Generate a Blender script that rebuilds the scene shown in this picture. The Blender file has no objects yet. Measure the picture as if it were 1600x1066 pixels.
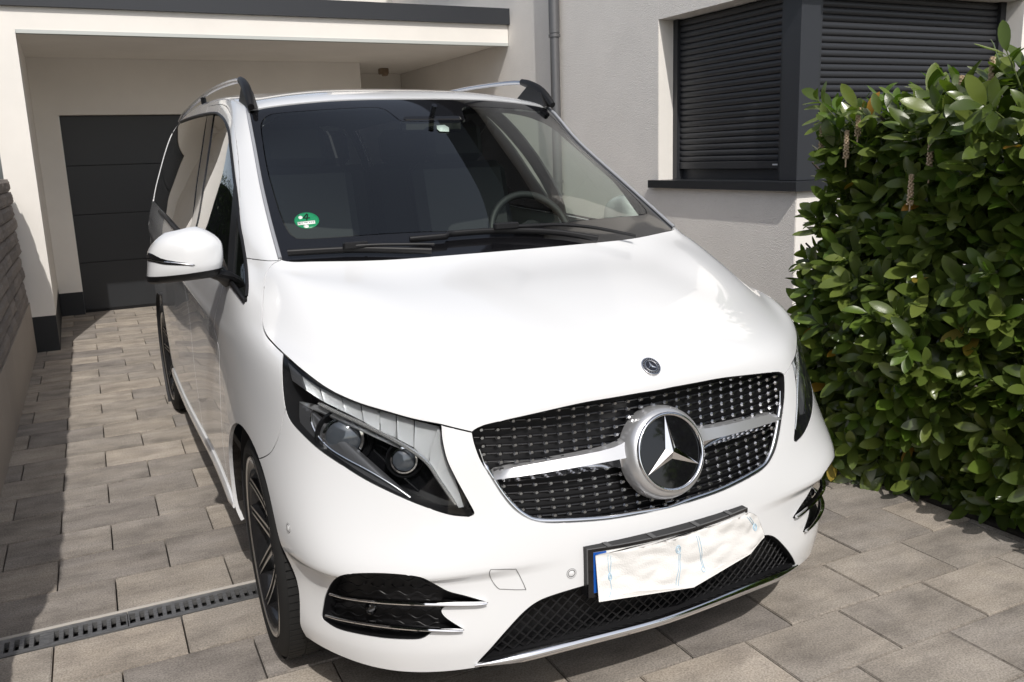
import bpy, bmesh, math, random
import numpy as np
from mathutils import Vector, Matrix
from mathutils.geometry import delaunay_2d_cdt
from mathutils.bvhtree import BVHTree

# ------------------------------------------------------------------ camera, sky, sun, exposure
SC = bpy.context.scene
COL = SC.collection
CAM_F, CAM_PITCH, CAM_YAW, CAM_ROLL = 1362.3, math.radians(11.932), math.radians(26.240), math.radians(-1.976)
CAM_C = np.array([-1.3435, -1.7510, 1.5193])

def cam_axes():
    cy, sy = math.cos(CAM_YAW), math.sin(CAM_YAW)
    F = np.array([sy, cy, 0.]); R = np.array([cy, -sy, 0.]); U = np.array([0, 0, 1.])
    cp, sp = math.cos(CAM_PITCH), math.sin(CAM_PITCH)
    F2 = cp * F - sp * U; U2 = sp * F + cp * U
    cr, sr = math.cos(CAM_ROLL), math.sin(CAM_ROLL)
    return cr * R + sr * U2, -sr * R + cr * U2, F2
CR, CU, CF = cam_axes()
cd = bpy.data.cameras.new('camera'); cam = bpy.data.objects.new('camera', cd); COL.objects.link(cam)
cam.matrix_world = Matrix([[CR[0], CU[0], -CF[0], CAM_C[0]], [CR[1], CU[1], -CF[1], CAM_C[1]], [CR[2], CU[2], -CF[2], CAM_C[2]], [0, 0, 0, 1]])
cd.sensor_fit = 'HORIZONTAL'; cd.sensor_width = 36; cd.lens = CAM_F / 1600 * 36; cd.clip_end = 500; cd.clip_start = .05
SC.camera = cam

SUN_TO = Vector((-.205, -.90, 1.0)).normalized()           # towards the sun
w = bpy.data.worlds.new('World'); SC.world = w; w.use_nodes = True
nt = w.node_tree; bg = nt.nodes['Background']
sky = nt.nodes.new('ShaderNodeTexSky'); sky.sky_type = 'NISHITA'; sky.sun_disc = False
sky.sun_elevation = math.asin(SUN_TO.z); sky.sun_rotation = math.atan2(SUN_TO.x, SUN_TO.y)
sky.dust_density = 2.5; hs = nt.nodes.new('ShaderNodeHueSaturation'); hs.inputs['Saturation'].default_value = .55
nt.links.new(sky.outputs[0], hs.inputs['Color']); nt.links.new(hs.outputs[0], bg.inputs[0]); bg.inputs[1].default_value = .15
sd = bpy.data.lights.new('sun', 'SUN'); sun = bpy.data.objects.new('sun', sd); COL.objects.link(sun)
sd.energy = 3.5; sd.angle = math.radians(.53); sd.color = (1, .958, .905)
sun.rotation_euler = SUN_TO.to_track_quat('Z', 'Y').to_euler(); sun.location = (-3, -10, 12)
SC.view_settings.view_transform = 'Standard'; SC.view_settings.look = 'None'
SC.view_settings.exposure = -0.18; SC.view_settings.gamma = 1.0
SC.render.engine = 'CYCLES'

def ray(p):
    p = np.asarray(p, float); u = (p[..., 0:1] - 800) / CAM_F; v = -(p[..., 1:2] - 533) / CAM_F
    d = u * CR + v * CU + CF
    return d / np.linalg.norm(d, axis=-1, keepdims=True)
def at(p, **k):                                           # a photo pixel met with one known coordinate -> point of the place
    (a, v), = k.items(); i = 'xyz'.index(a); r = ray(p)
    return CAM_C + r * (v - CAM_C[i]) / r[i]
def proj(P):
    d = np.asarray(P, float) - CAM_C; z = d @ CF
    return np.stack([800 + CAM_F * (d @ CR) / z, 533 - CAM_F * (d @ CU) / z], -1)

# ------------------------------------------------------------------ helpers
def tag(o, label=None, cat=None, group=None, kind=None):
    if label: o['label'] = label
    if cat: o['category'] = cat
    if group: o['group'] = group
    if kind: o['kind'] = kind
    return o
def empty(name, loc=(0, 0, 0), label=None, cat=None, group=None, kind=None):
    o = bpy.data.objects.new(name, None); o.location = loc; o.empty_display_size = .1; COL.objects.link(o)
    return tag(o, label, cat, group, kind)
def link(name, me, parent=None, mat=None):
    o = bpy.data.objects.new(name, me); COL.objects.link(o)
    if mat is not None and len(me.materials) == 0: me.materials.append(mat)
    if parent is not None:
        o.parent = parent; o.matrix_parent_inverse = Matrix.Translation(-Vector(parent_loc(parent)))
    return o
def parent_loc(p):
    v = Vector(p.location)
    while p.parent: p = p.parent; v = v * 1.0
    return v
def mesh(name, V, F, mat=None, parent=None, smooth=True, normals=None, mats=None, fm=None):
    me = bpy.data.meshes.new(name)
    me.from_pydata([tuple(map(float, v)) for v in V], [], [tuple(int(i) for i in f) for f in F])
    if smooth: me.polygons.foreach_set('use_smooth', [True] * len(me.polygons))
    if mats:
        for m in mats: me.materials.append(m)
        if fm is not None: me.polygons.foreach_set('material_index', [int(i) for i in fm])
    me.update()
    if normals is not None: me.normals_split_custom_set_from_vertices([tuple(map(float, n)) for n in normals])
    return link(name, me, parent, mat)
class MB:
    """collects simple shapes into one mesh"""
    def __init__(s): s.V = []; s.F = []; s.S = []
    def add(s, V, F, smooth=False):
        o = len(s.V); s.V += [tuple(map(float, v)) for v in V]; s.F += [tuple(i + o for i in f) for f in F]; s.S += [smooth] * len(F); return s
    def box(s, a, b, M=None, bev=0):
        (x0, y0, z0), (x1, y1, z1) = a, b
        if bev <= 0:
            V = [(x0, y0, z0), (x1, y0, z0), (x1, y1, z0), (x0, y1, z0), (x0, y0, z1), (x1, y0, z1), (x1, y1, z1), (x0, y1, z1)]
            F = [(3, 2, 1, 0), (4, 5, 6, 7), (0, 1, 5, 4), (1, 2, 6, 5), (2, 3, 7, 6), (3, 0, 4, 7)]
        else:
            bm = bmesh.new(); bmesh.ops.create_cube(bm, size=1)
            for v in bm.verts: v.co = Vector(((x0 + x1) / 2 + v.co.x * (x1 - x0), (y0 + y1) / 2 + v.co.y * (y1 - y0), (z0 + z1) / 2 + v.co.z * (z1 - z0)))
            bmesh.ops.bevel(bm, geom=bm.edges[:], offset=bev, segments=1, affect='EDGES')
            bm.verts.index_update(); V = [tuple(v.co) for v in bm.verts]; F = [tuple(v.index for v in f.verts) for f in bm.faces]; bm.free()
        if M is not None: V = [tuple(M @ Vector(v)) for v in V]
        return s.add(V, F)
    def tube(s, pts, r, n=10, cap=True, smooth=True, flat=1.0, up=None):
        pts = [Vector(p) for p in pts]; m = len(pts); rs = r if hasattr(r, '__len__') else [r] * m
        V = []; F = []; prev = None
        for i, p in enumerate(pts):
            t = (pts[min(i + 1, m - 1)] - pts[max(i - 1, 0)]).normalized()
            a = Vector(up) if up is not None else (prev if prev is not None else (Vector((0, 0, 1)) if abs(t.z) < .9 else Vector((1, 0, 0))))
            b = t.cross(a).normalized(); a = b.cross(t).normalized(); prev = a
            for k in range(n):
                q = 2 * math.pi * k / n
                V.append(p + (b * math.cos(q) + a * math.sin(q) * flat) * rs[i])
        for i in range(m - 1):
            for k in range(n): F.append((i * n + k, i * n + (k + 1) % n, (i + 1) * n + (k + 1) % n, (i + 1) * n + k))
        s.add(V, F, smooth)
        if cap: s.add(V[:n], [tuple(range(n))[::-1]]); s.add(V[-n:], [tuple(range(n))])
        return s
    def lathe(s, prof, M=None, n=32, smooth=True, a0=0, a1=2 * math.pi):
        V = []; F = []; full = abs(a1 - a0 - 2 * math.pi) < 1e-6; cnt = n if full else n + 1
        for (r, h) in prof:
            for k in range(cnt):
                q = a0 + (a1 - a0) * k / n; V.append(Vector((r * math.cos(q), r * math.sin(q), h)))
        for i in range(len(prof) - 1):
            for k in range(n):
                k2 = (k + 1) % cnt; F.append((i * cnt + k, i * cnt + k2, (i + 1) * cnt + k2, (i + 1) * cnt + k))
        if M is not None: V = [M @ v for v in V]
        return s.add(V, F, smooth)
    def sheet(s, rows, smooth=True, closed=False):
        n = len(rows[0]); V = [p for r in rows for p in r]; F = []
        for i in range(len(rows) - 1):
            for k in range(n if closed else n - 1): F.append((i * n + k, i * n + (k + 1) % n, (i + 1) * n + (k + 1) % n, (i + 1) * n + k))
        return s.add(V, F, smooth)
    def prism(s, poly, z0, z1, M=None, smooth=False):
        n = len(poly); V = [(x, y, z0) for x, y in poly] + [(x, y, z1) for x, y in poly]
        F = [tuple(range(n))[::-1], tuple(range(n, 2 * n))] + [(i, (i + 1) % n, n + (i + 1) % n, n + i) for i in range(n)]
        if M is not None: V = [tuple(M @ Vector(v)) for v in V]
        return s.add(V, F, smooth)
    def build(s, name, mat, parent=None):
        me = bpy.data.meshes.new(name); me.from_pydata(s.V, [], s.F); me.polygons.foreach_set('use_smooth', s.S); me.update()
        return link(name, me, parent, mat)

# ------------------------------------------------------------------ materials
def mat(name, base=(.5, .5, .5), rough=.5, metal=0, spec=.5, coat=0, **kw):
    m = bpy.data.materials.new(name); m.use_nodes = True; b = m.node_tree.nodes['Principled BSDF']
    b.inputs['Base Color'].default_value = (*base, 1); b.inputs['Roughness'].default_value = rough; b.inputs['Metallic'].default_value = metal
    b.inputs['Specular IOR Level'].default_value = spec; b.inputs['Coat Weight'].default_value = coat; b.inputs['Coat Roughness'].default_value = .03
    for k, v in kw.items(): b.inputs[k.replace('_', ' ')].default_value = v
    return m
class NT:
    def __init__(s, m): s.t = m.node_tree; s.b = s.t.nodes['Principled BSDF']
    def n(s, typ, **kw):
        x = s.t.nodes.new('ShaderNode' + typ)
        for k, v in kw.items(): setattr(x, k, v)
        return x
    def l(s, a, b): s.t.links.new(a, b)
    def noise(s, scale, detail=4, rough=.6, vec=None, dims='3D'):
        x = s.n('TexNoise'); x.inputs['Scale'].default_value = scale; x.inputs['Detail'].default_value = detail; x.inputs['Roughness'].default_value = rough
        if vec is not None: s.l(vec, x.inputs['Vector'])
        return x
    def ramp(s, fac, stops):
        x = s.n('ValToRGB'); e = x.color_ramp.elements
        while len(e) < len(stops): e.new(.5)
        for i, (p, c) in enumerate(stops): e[i].position = p; e[i].color = (*c, 1) if len(c) == 3 else c
        s.l(fac, x.inputs[0]); return x
    def bump(s, h, strength=.3, dist=.01):
        x = s.n('Bump'); x.inputs['Strength'].default_value = strength; x.inputs['Distance'].default_value = dist; s.l(h, x.inputs['Height']); s.l(x.outputs[0], s.b.inputs['Normal']); return x
    def coords(s, kind='Object', scale=None):
        x = s.n('TexCoord'); o = x.outputs[kind]
        if scale:
            mp = s.n('Mapping'); mp.inputs['Scale'].default_value = scale; s.l(o, mp.inputs[0]); o = mp.outputs[0]
        return o
    def mix(s, fac, a, b, mode='MIX'):
        x = s.n('Mix', data_type='RGBA', blend_type=mode)
        for i, v in ((0, fac), (6, a), (7, b)):
            if hasattr(v, 'links'): s.l(v, x.inputs[i])
            elif i == 0: x.inputs[0].default_value = v
            else: x.inputs[i].default_value = (*v, 1)
        return x.outputs[2]

# ------------------------------------------------------------------ van body surface: rows wrap round the nose and run back along the flank
ROWS = [
 [(0,.075,.235),(-.27,.09,.235),(-.52,.125,.225),(-.72,.225,.215),(-.84,.36,.222),(-.9,.49,.228),(-.93,.68,.235),(-.945,1.15,.285),(-.925,1.8,.285),(-.925,2.7,.285),(-.9,3.8,.285),(-.845,5,.285)],
 [(0,.05,.31),(-.27,.068,.31),(-.54,.118,.3),(-.735,.22,.295),(-.85,.355,.29),(-.915,.5,.29),(-.945,.7,.29),(-.96,1.15,.34),(-.94,1.8,.34),(-.94,2.7,.34),(-.915,3.8,.34),(-.86,5,.34)],
 [(0,.045,.42),(-.27,.062,.42),(-.54,.112,.41),(-.725,.2,.41),(-.845,.33,.41),(-.915,.48,.41),(-.95,.7,.42),(-.966,1.15,.42),(-.945,1.8,.44),(-.945,2.7,.45),(-.92,3.8,.46),(-.87,5,.48)],
 [(0,.045,.505),(-.27,.062,.505),(-.54,.112,.5),(-.73,.18,.495),(-.865,.29,.495),(-.93,.45,.5),(-.96,.7,.52),(-.969,1.15,.53),(-.948,1.8,.55),(-.947,2.7,.56),(-.923,3.8,.57),(-.875,5,.58)],
 [(0,.055,.595),(-.27,.07,.595),(-.53,.128,.59),(-.715,.207,.595),(-.85,.32,.6),(-.922,.475,.62),(-.958,.72,.64),(-.969,1.15,.65),(-.95,1.8,.67),(-.948,2.7,.68),(-.923,3.8,.69),(-.875,5,.7)],
 [(0,.085,.72),(-.27,.098,.72),(-.52,.15,.72),(-.69,.237,.735),(-.815,.37,.76),(-.898,.53,.785),(-.945,.78,.8),(-.96,1.15,.8),(-.95,1.8,.82),(-.95,2.7,.86),(-.925,3.8,.88),(-.875,5,.88)],
 [(0,.108,.858),(-.27,.122,.858),(-.51,.172,.855),(-.65,.262,.88),(-.786,.4,.92),(-.876,.57,.965),(-.922,.82,.975),(-.942,1.15,.955),(-.948,1.8,.98),(-.95,2.7,1.03),(-.925,3.8,1.06),(-.87,5,1.06)],
 [(0,.132,.953),(-.27,.148,.95),(-.49,.215,.942),(-.635,.325,.955),(-.745,.47,.979),(-.83,.66,1.016),(-.893,.91,1.045),(-.924,1.2,1.055),(-.935,1.8,1.09),(-.938,2.7,1.15),(-.915,3.8,1.19),(-.855,5,1.2)],
 [(0,.33,1.052),(-.27,.345,1.048),(-.47,.4,1.038),(-.6,.49,1.043),(-.715,.62,1.065),(-.803,.79,1.095),(-.862,1,1.115),(-.907,1.22,1.13),(-.917,1.8,1.18),(-.916,2.7,1.24),(-.887,3.8,1.29),(-.825,5,1.29)],
 [(0,.62,1.14),(-.27,.63,1.137),(-.46,.67,1.128),(-.602,.745,1.148),(-.712,.86,1.165),(-.792,.99,1.19),(-.836,1.15,1.195),(-.874,1.36,1.23),(-.885,1.9,1.28),(-.883,2.7,1.33),(-.865,3.8,1.38),(-.8,5,1.38)],
 [(0,.88,1.212),(-.27,.893,1.212),(-.46,.925,1.212),(-.6,.975,1.213),(-.7,1.015,1.216),(-.772,1.055,1.222),(-.818,1.22,1.275),(-.842,1.46,1.335),(-.848,2,1.4),(-.845,2.8,1.45),(-.83,3.8,1.48),(-.765,5,1.48)],
 [(0,1.205,1.43),(-.27,1.215,1.428),(-.45,1.25,1.42),(-.58,1.295,1.414),(-.67,1.34,1.41),(-.738,1.385,1.41),(-.782,1.5,1.435),(-.802,1.67,1.475),(-.8,2.1,1.54),(-.797,2.9,1.59),(-.785,3.8,1.61),(-.725,5,1.59)],
 [(0,1.55,1.64),(-.25,1.562,1.637),(-.42,1.59,1.628),(-.55,1.63,1.615),(-.64,1.665,1.602),(-.705,1.7,1.592),(-.743,1.79,1.607),(-.752,1.92,1.637),(-.747,2.3,1.69),(-.74,3,1.725),(-.728,3.8,1.735),(-.68,5,1.7)],
 [(0,1.8,1.77),(-.25,1.81,1.767),(-.42,1.825,1.758),(-.54,1.84,1.746),(-.62,1.85,1.735),(-.675,1.865,1.724),(-.698,1.96,1.74),(-.7,2.1,1.767),(-.69,2.5,1.805),(-.683,3.1,1.825),(-.67,3.9,1.827),(-.63,5,1.78)],
 [(0,2,1.818),(-.25,2.005,1.815),(-.4,2.015,1.806),(-.5,2.03,1.797),(-.57,2.05,1.789),(-.61,2.09,1.787),(-.625,2.2,1.798),(-.62,2.35,1.82),(-.61,2.7,1.848),(-.6,3.2,1.862),(-.585,3.9,1.862),(-.55,5,1.81)],
 [(0,2.35,1.855),(-.2,2.36,1.853),(-.3,2.38,1.849),(-.36,2.4,1.845),(-.39,2.45,1.845),(-.4,2.5,1.847),(-.4,2.6,1.855),(-.4,2.75,1.865),(-.4,3,1.875),(-.39,3.4,1.882),(-.38,4,1.88),(-.35,5,1.82)],
 [(0,2.75,1.877),(0,2.77,1.877),(0,2.79,1.877),(0,2.81,1.877),(0,2.83,1.877),(0,2.86,1.877),(0,2.92,1.878),(0,3,1.878),(0,3.2,1.884),(0,3.5,1.888),(0,4.1,1.885),(0,5,1.83)],
]
G = np.array(ROWS, float)
def bsp_matrix(n, k):
    """uniform cubic B-spline (end points kept): n controls -> (n-1)*k+1 samples"""
    m = (n - 1) * k + 1; B = np.zeros((m, n))
    for a in range(m):
        i = min(a // k, n - 2); t = a / k - i
        wts = [(1 - t)**3 / 6, (3*t**3 - 6*t*t + 4) / 6, (-3*t**3 + 3*t*t + 3*t + 1) / 6, t**3 / 6]
        for d, wt in zip((-1, 0, 1, 2), wts):
            j = i + d
            if j < 0: B[a, 0] += 2 * wt; B[a, 1] -= wt
            elif j > n - 1: B[a, n - 1] += 2 * wt; B[a, n - 2] -= wt
            else: B[a, j] += wt
    return B
SK = 14
def fit_surface(G, k=SK, it=3):
    # mirror columns so the middle stays smooth across x = 0
    Gm = np.concatenate([G[:, 3:0:-1] * [-1, 1, 1], G], 1)
    n, m = Gm.shape[:2]; Br, Bc = bsp_matrix(n, k), bsp_matrix(m, k)
    kr, kc = np.arange(n) * k, np.arange(m) * k; P = Gm.copy()
    for _ in range(it): P = P + .9 * (Gm - np.einsum('ai,ijx,bj->abx', Br[kr], P, Bc[kc]))
    D = np.einsum('ai,ijx,bj->abx', Br, P, Bc)
    def normals(D):
        du, dv = np.gradient(D, axis=0), np.gradient(D, axis=1); N = np.cross(dv, du)
        N = N / np.maximum(np.linalg.norm(N, axis=-1, keepdims=True), 1e-9)
        return -N if N[6 * k, 3 * k, 1] > 0 else N
    # pressed-in creases: shelf over the fog grilles, swage lines along the flank
    N = normals(D); ss = (np.arange(D.shape[0]) / k)[:, None]; tt = np.abs(np.arange(D.shape[1]) / k - 3)[None, :]
    sm = lambda x, a, b: np.clip((x - a) / (b - a), 0, 1)**2 * (3 - 2 * np.clip((x - a) / (b - a), 0, 1))
    shelf = -.020 * sm(tt, 1.0, 2.4) * (1 - sm(tt, 4.5, 5.6)) * sm(ss, .7, 2.5) * (1 - sm(ss, 2.62, 3.02))
    swage = (.006 * np.exp(-((ss - 6.25) / .22)**2) - .006 * np.exp(-((ss - 5.3) / .8)**2)) * sm(tt, 6.4, 8.6)
    D = D + N * (shelf + swage)[..., None]
    N = normals(D)
    D, N = D[:, 3 * k:], N[:, 3 * k:]
    D[:, 0, 0] = 0; N[:, 0, 0] = 0
    # orient outwards
    if N[6 * k, 0, 1] > 0: N = -N
    return D, N
SD, SN = fit_surface(G)
NR, NCOL = SD.shape[:2]
def S(st, arr=None):
    """surface at (row, column) grid coordinates, bilinear on the dense net"""
    A = SD if arr is None else arr
    st = np.asarray(st, float); a = np.clip(st[..., 0] * SK, 0, NR - 1.001); b = np.clip(st[..., 1] * SK, 0, NCOL - 1.001)
    i, j = a.astype(int), b.astype(int); u, v = (a - i)[..., None], (b - j)[..., None]
    return A[i, j] * (1 - u) * (1 - v) + A[i + 1, j] * u * (1 - v) + A[i, j + 1] * (1 - u) * v + A[i + 1, j + 1] * u * v
def SNm(st):
    n = S(st, SN); return n / np.maximum(np.linalg.norm(n, axis=-1, keepdims=True), 1e-9)

# ------------------------------------------------------------------ materials of the van
M = {}
M['paint'] = mat('white_paint', (.77, .78, .79), .22, 0, .5, coat=1.0)
M['black'] = mat('black_plastic', (.009, .009, .010), .45, 0, .35)
M['gloss'] = mat('gloss_black', (.006, .006, .007), .06, 0, .5, coat=.5)
M['dark'] = mat('dark_lining', (.018, .018, .02), .7)
M['chrome'] = mat('chrome', (.82, .83, .85), .06, 1)
M['satin'] = mat('satin_silver', (.64, .645, .655), .30, .72)
M['rubber'] = mat('tyre_rubber', (.016, .016, .016), .75, 0, .3)
M['alu'] = mat('brushed_alu', (.70, .70, .72), .22, 1)
M['grey'] = mat('lamp_grey', (.10, .10, .105), .35, .4)
def glass(name, tint=(1, 1, 1), rough=0.0, ior=1.45, boost=1.0):
    m = bpy.data.materials.new(name); m.use_nodes = True; t = m.node_tree; t.nodes.clear()
    o = t.nodes.new('ShaderNodeOutputMaterial'); mx = t.nodes.new('ShaderNodeMixShader'); tr = t.nodes.new('ShaderNodeBsdfTransparent'); gl = t.nodes.new('ShaderNodeBsdfGlossy'); fr = t.nodes.new('ShaderNodeFresnel')
    tr.inputs[0].default_value = (*tint, 1); gl.inputs['Roughness'].default_value = rough; gl.inputs['Color'].default_value = (1, 1, 1, 1); fr.inputs[0].default_value = ior
    ge = t.nodes.new('ShaderNodeNewGeometry'); mi = t.nodes.new('ShaderNodeMix'); mi.inputs[2].default_value = ior; mi.inputs[3].default_value = 1 / ior; t.links.new(ge.outputs['Backfacing'], mi.inputs[0]); t.links.new(mi.outputs[0], fr.inputs[0])   # thin pane: same reflectance from both sides
    mu = t.nodes.new('ShaderNodeMath'); mu.operation = 'MULTIPLY'; mu.inputs[1].default_value = boost; mu.use_clamp = True
    t.links.new(fr.outputs[0], mu.inputs[0]); t.links.new(mu.outputs[0], mx.inputs[0]); t.links.new(tr.outputs[0], mx.inputs[1]); t.links.new(gl.outputs[0], mx.inputs[2]); t.links.new(mx.outputs[0], o.inputs[0])
    return m
M['wind'] = glass('windscreen_glass', (.80, .87, .82), 0, 1.52, 1.5)
M['side'] = glass('side_glass', (.84, .91, .85), 0, 1.52, 1.6)
M['privacy'] = glass('privacy_glass', (.03, .03, .035), 0, 1.52, 1.6)
M['lens'] = glass('lamp_lens', (.93, .95, .96), 0, 1.45, 1.0)

VAN = empty('white_van', (0, 2.3, 0), 'white passenger van with towel-covered number plate parked on the paved drive', 'van')

# ------------------------------------------------------------------ outlines on the van's skin
idx = lambda i, j: i * NCOL + j
_T = []; _Ti = []
for i in range(0, NR - 1):
    for j in range(0, NCOL - 1):
        _T.append((idx(i, j), idx(i, j + 1), idx(i + 1, j + 1))); _Ti.append(((i, j), (i, j + 1), (i + 1, j + 1)))
        _T.append((idx(i, j), idx(i + 1, j + 1), idx(i + 1, j))); _Ti.append(((i, j), (i + 1, j + 1), (i + 1, j)))
_SV = SD.reshape(-1, 3); BV = BVHTree.FromPolygons([tuple(v) for v in _SV], _T)
def hit(o, d):
    loc, n, k, dist = BV.ray_cast(Vector(o), Vector(d))
    if loc is None: return None
    a, b, c = [_SV[q] for q in _T[k]]; p = np.array(loc)
    A = np.stack([b - a, c - a], 1); u, v = np.linalg.lstsq(A, p - a, rcond=None)[0]
    q = [np.array(x, float) for x in _Ti[k]]
    return (q[0] + (q[1] - q[0]) * u + (q[2] - q[0]) * v) / SK
def px(p): return hit(CAM_C, ray(p))
def sideview(y, z):                                        # straight at the flank from the left
    return hit((-3, y, z), (1, 0, 0))
def smooth(pts, n=5):
    P = [np.array(p, float) for p in pts]; out = []
    if len(P) == 2: return [P[0] + (P[1] - P[0]) * k / n for k in range(n + 1)]
    Q = [2 * P[0] - P[1]] + P + [2 * P[-1] - P[-2]]
    for i in range(1, len(Q) - 2):
        p0, p1, p2, p3 = Q[i - 1:i + 3]
        for k in range(n):
            t = k / n; out.append(.5 * (2 * p1 + (p2 - p0) * t + (2 * p0 - 5 * p1 + 4 * p2 - p3) * t * t + (3 * p1 - p0 - 3 * p2 + p3) * t**3))
    return out + [P[-1]]
def PX(*pts, n=5):
    r = []
    for p in smooth(pts, n):
        h = px(p)
        if h is not None: r.append(h)
    return r
def ST(*pts): return [np.array(p, float) for p in pts]
def LN(a, b, n=12): a, b = np.array(a, float), np.array(b, float); return [a + (b - a) * k / n for k in range(n + 1)]
C_SIDE = PX((438, 407), (425, 414), (414, 434), (410.5, 484), (410, 505), (415.6, 523), (427.5, 537.7), (443, 553))
C_HLTOP = PX((443, 553), (472.5, 579), (512, 608), (556.6, 629), (604, 643.7), (646, 655.5), (689, 664))
C_HG = PX((689, 664), (715, 670.5), (738, 675.8))
C_GTOP = PX((738, 675.8), (744, 671), (752, 667.5), (766, 663), (837, 647), (908, 631), (960, 622), (1000, 615))
C_GLOW = PX((738, 675.8), (740, 686), (743, 697), (751, 718), (765.6, 743), (783.4, 771.6), (801, 793), (819, 806.5), (840, 814.5), (872.5, 816.8), (943.8, 812.5), (1000, 803.5), (1035, 796))
C_HLIN = PX((689, 664), (690.5, 687), (698, 718.6), (711.5, 747.5), (727, 776), (738.5, 797)) + PX((738.5, 797), (740, 803), (732.5, 807))
C_HLLOW = PX((732.5, 807), (703.6, 804), (669.5, 793.4), (630, 777.7), (577.6, 752.7), (538, 729), (498.8, 702.8), (472.5, 679), (454, 658), (446, 637), (442, 605.7), (441, 571.5), (443, 553))
wl = PX((438.5, 405.5), (423, 350), (409, 290), (397, 225), (387, 172))
wb = px((440, 405.5)); s_top = wl[-1][0]
P_WIND = wl + LN((s_top, wl[-1][1]), (13.02, 0), 30) + ST((13.02, -.3), (9.98, -.3)) + LN((9.98, 0), wl[0], 40)
def band(c, base=10.35): return c
P_CLEAR = PX((464, 371), (452, 361), (439, 334), (425, 289), (416.6, 255), (409, 205), (410, 190), (420, 180), (440, 176), (520, 170), (577, 167.5), (599.5, 170), (617, 182), (626, 188), (641, 189.5)) + ST((px((641, 189.5))[0] , -.3), (10.32, -.3)) + PX((800, 354), (729, 359), (633, 362), (498, 370.5), (464, 371))
P_HOOD = C_SIDE + C_HLTOP[1:] + C_HG[1:] + C_GTOP[1:] + ST((C_GTOP[-1][0] - .03, -.3), (9.98, -.3)) + LN((9.98, 0), wl[0], 40)
P_GRILLE = C_GTOP + ST((C_GTOP[-1][0] - .03, -.3), (C_GLOW[-1][0], -.3)) + C_GLOW[::-1]
P_LAMP = C_HLTOP + C_HLIN[1:] + C_HLLOW[1:]
P_FOG = PX((504.8, 950), (509, 930.8), (521, 908.8), (537.8, 899), (576, 896.4), (617.5, 897.8), (656, 902.7), (678, 912.9), (700, 924.7), (727.5, 932), (762, 941.8)) + PX((762, 941.8), (751, 945.5), (695, 947)) + PX((695, 947), (689.5, 952), (690, 959), (700, 969), (724.8, 984.4)) + PX((724.8, 984.4), (716.5, 986.3), (674, 987)) + PX((674, 987), (661.5, 996.2), (645, 999), (603.8, 997.3), (562.5, 991), (529.5, 983), (510, 972), (503.4, 963.8), (504.8, 950))
li = PX((746, 1036), (767, 1013.7), (792.5, 984.7), (818, 957.5), (839.6, 941), (865, 930.4), (919, 914), (980, 896), (1030, 882))
P_INTAKE = li + ST((li[-1][0], -.3), (.22, -.3)) + LN((.22, 0), li[0], 20)
def arch(yc, zc, R, yf=None):
    out = []
    for k in range(49):
        a = math.radians(-34 + 248 * k / 48); y, z = yc - R * math.cos(a) * (1.0), zc + R * math.sin(a)
        h = sideview(y, max(z, .245))
        if h is not None and z > .245: out.append(h)
    return ST((-.5, out[0][1])) + out + ST((-.5, out[-1][1]))
P_ARCHF = arch(.895, .35, .392); P_ARCHR = arch(4.095, .35, .392)
C_DLO_T = PX((331, 177.2), (337, 177.5), (342.5, 179.5), (351, 188), (358, 205), (361, 228), (363.5, 250), (367, 280), (371, 310), (375, 352), (380, 379), (385, 413), (387, 447), (386, 464))
C_DLO_B = PX((386, 464), (383, 471)) + PX((383, 471), (359, 437), (330, 406), (305, 382))
C_DLO_TL = PX((331, 177.2), (323, 178.4), (300.7, 183.5), (282, 191), (267, 202), (257.5, 212.5))
bp_t, bp_b = C_DLO_TL[5], px((294, 372))
belt = [px((305, 382)), px((294, 372)), px((277.8, 359)), px((262, 341))]
s0, t0 = belt[-1]
P_DLOF = C_DLO_T + C_DLO_B[1:] + [belt[1]] + C_DLO_TL[5:0:-1]
rear_top = [c for c in C_DLO_TL[5:]]
P_DLOR = rear_top + [np.array((rear_top[-1][0], 10.9)), np.array((s0 + .05, 10.95))] + belt[::-1][0:3] + [belt[1]]
P_BP = PX((323.5, 178), (332, 177)) + PX((332, 177), (331, 190), (310, 329), (298, 376)) + PX((298, 376), (290, 369)) + PX((290, 369), (302.5, 329), (322, 190), (323.5, 178))
P_DIV = PX((366, 272), (371, 311), (367, 370), (363, 443)) + PX((363, 443), (354.5, 432)) + PX((354.5, 432), (357, 380), (361, 331), (366, 272))
P_QUARTER = PX((369, 296), (371, 310), (375, 352), (380, 379), (385, 413), (387, 447), (386, 464)) + PX((386, 464), (383, 471), (360, 438)) + PX((360, 438), (362, 370), (369, 296))
P_BUMPER = ST((-.5, -.3), (7.5, -.3), (7.5, 1.5)) + PX((600, 690), (500, 660), (446, 640)) + PX((446, 640), (436, 680), (426, 703), (415, 713), (402, 717), (389.7, 715)) + [sideview(.9, .6)] + ST((-.5, 6.6))
C_DOORF = PX((349, 440), (344, 465), (338, 485), (334.5, 512), (339, 530), (342.6, 550), (343, 575), (343.7, 600), (345, 640), (348, 690))
sd0 = sideview(1.42, .33)
P_FENDER = C_SIDE[::-1] + PX((438, 407), (420, 407.5), (400, 405.5), (383, 403)) + [px((376, 440))] + C_DOORF + [sd0] + ST((-.5, 7.5), (-.5, 5.2)) + PX((450, 800), (446, 640), (500, 640))
dtop = PX((313.8, 169.4), (332.6, 164.7), (345, 163.6), (352, 165.5), (357, 171), (362.6, 185), (368, 210.7), (372.5, 250), (374.5, 285), (374, 330))
P_DOOR = C_DOORF + [sd0] + ST((sd0[0], 8.45), (dtop[0][0], 8.55)) + dtop + [px((366, 400))]
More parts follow.
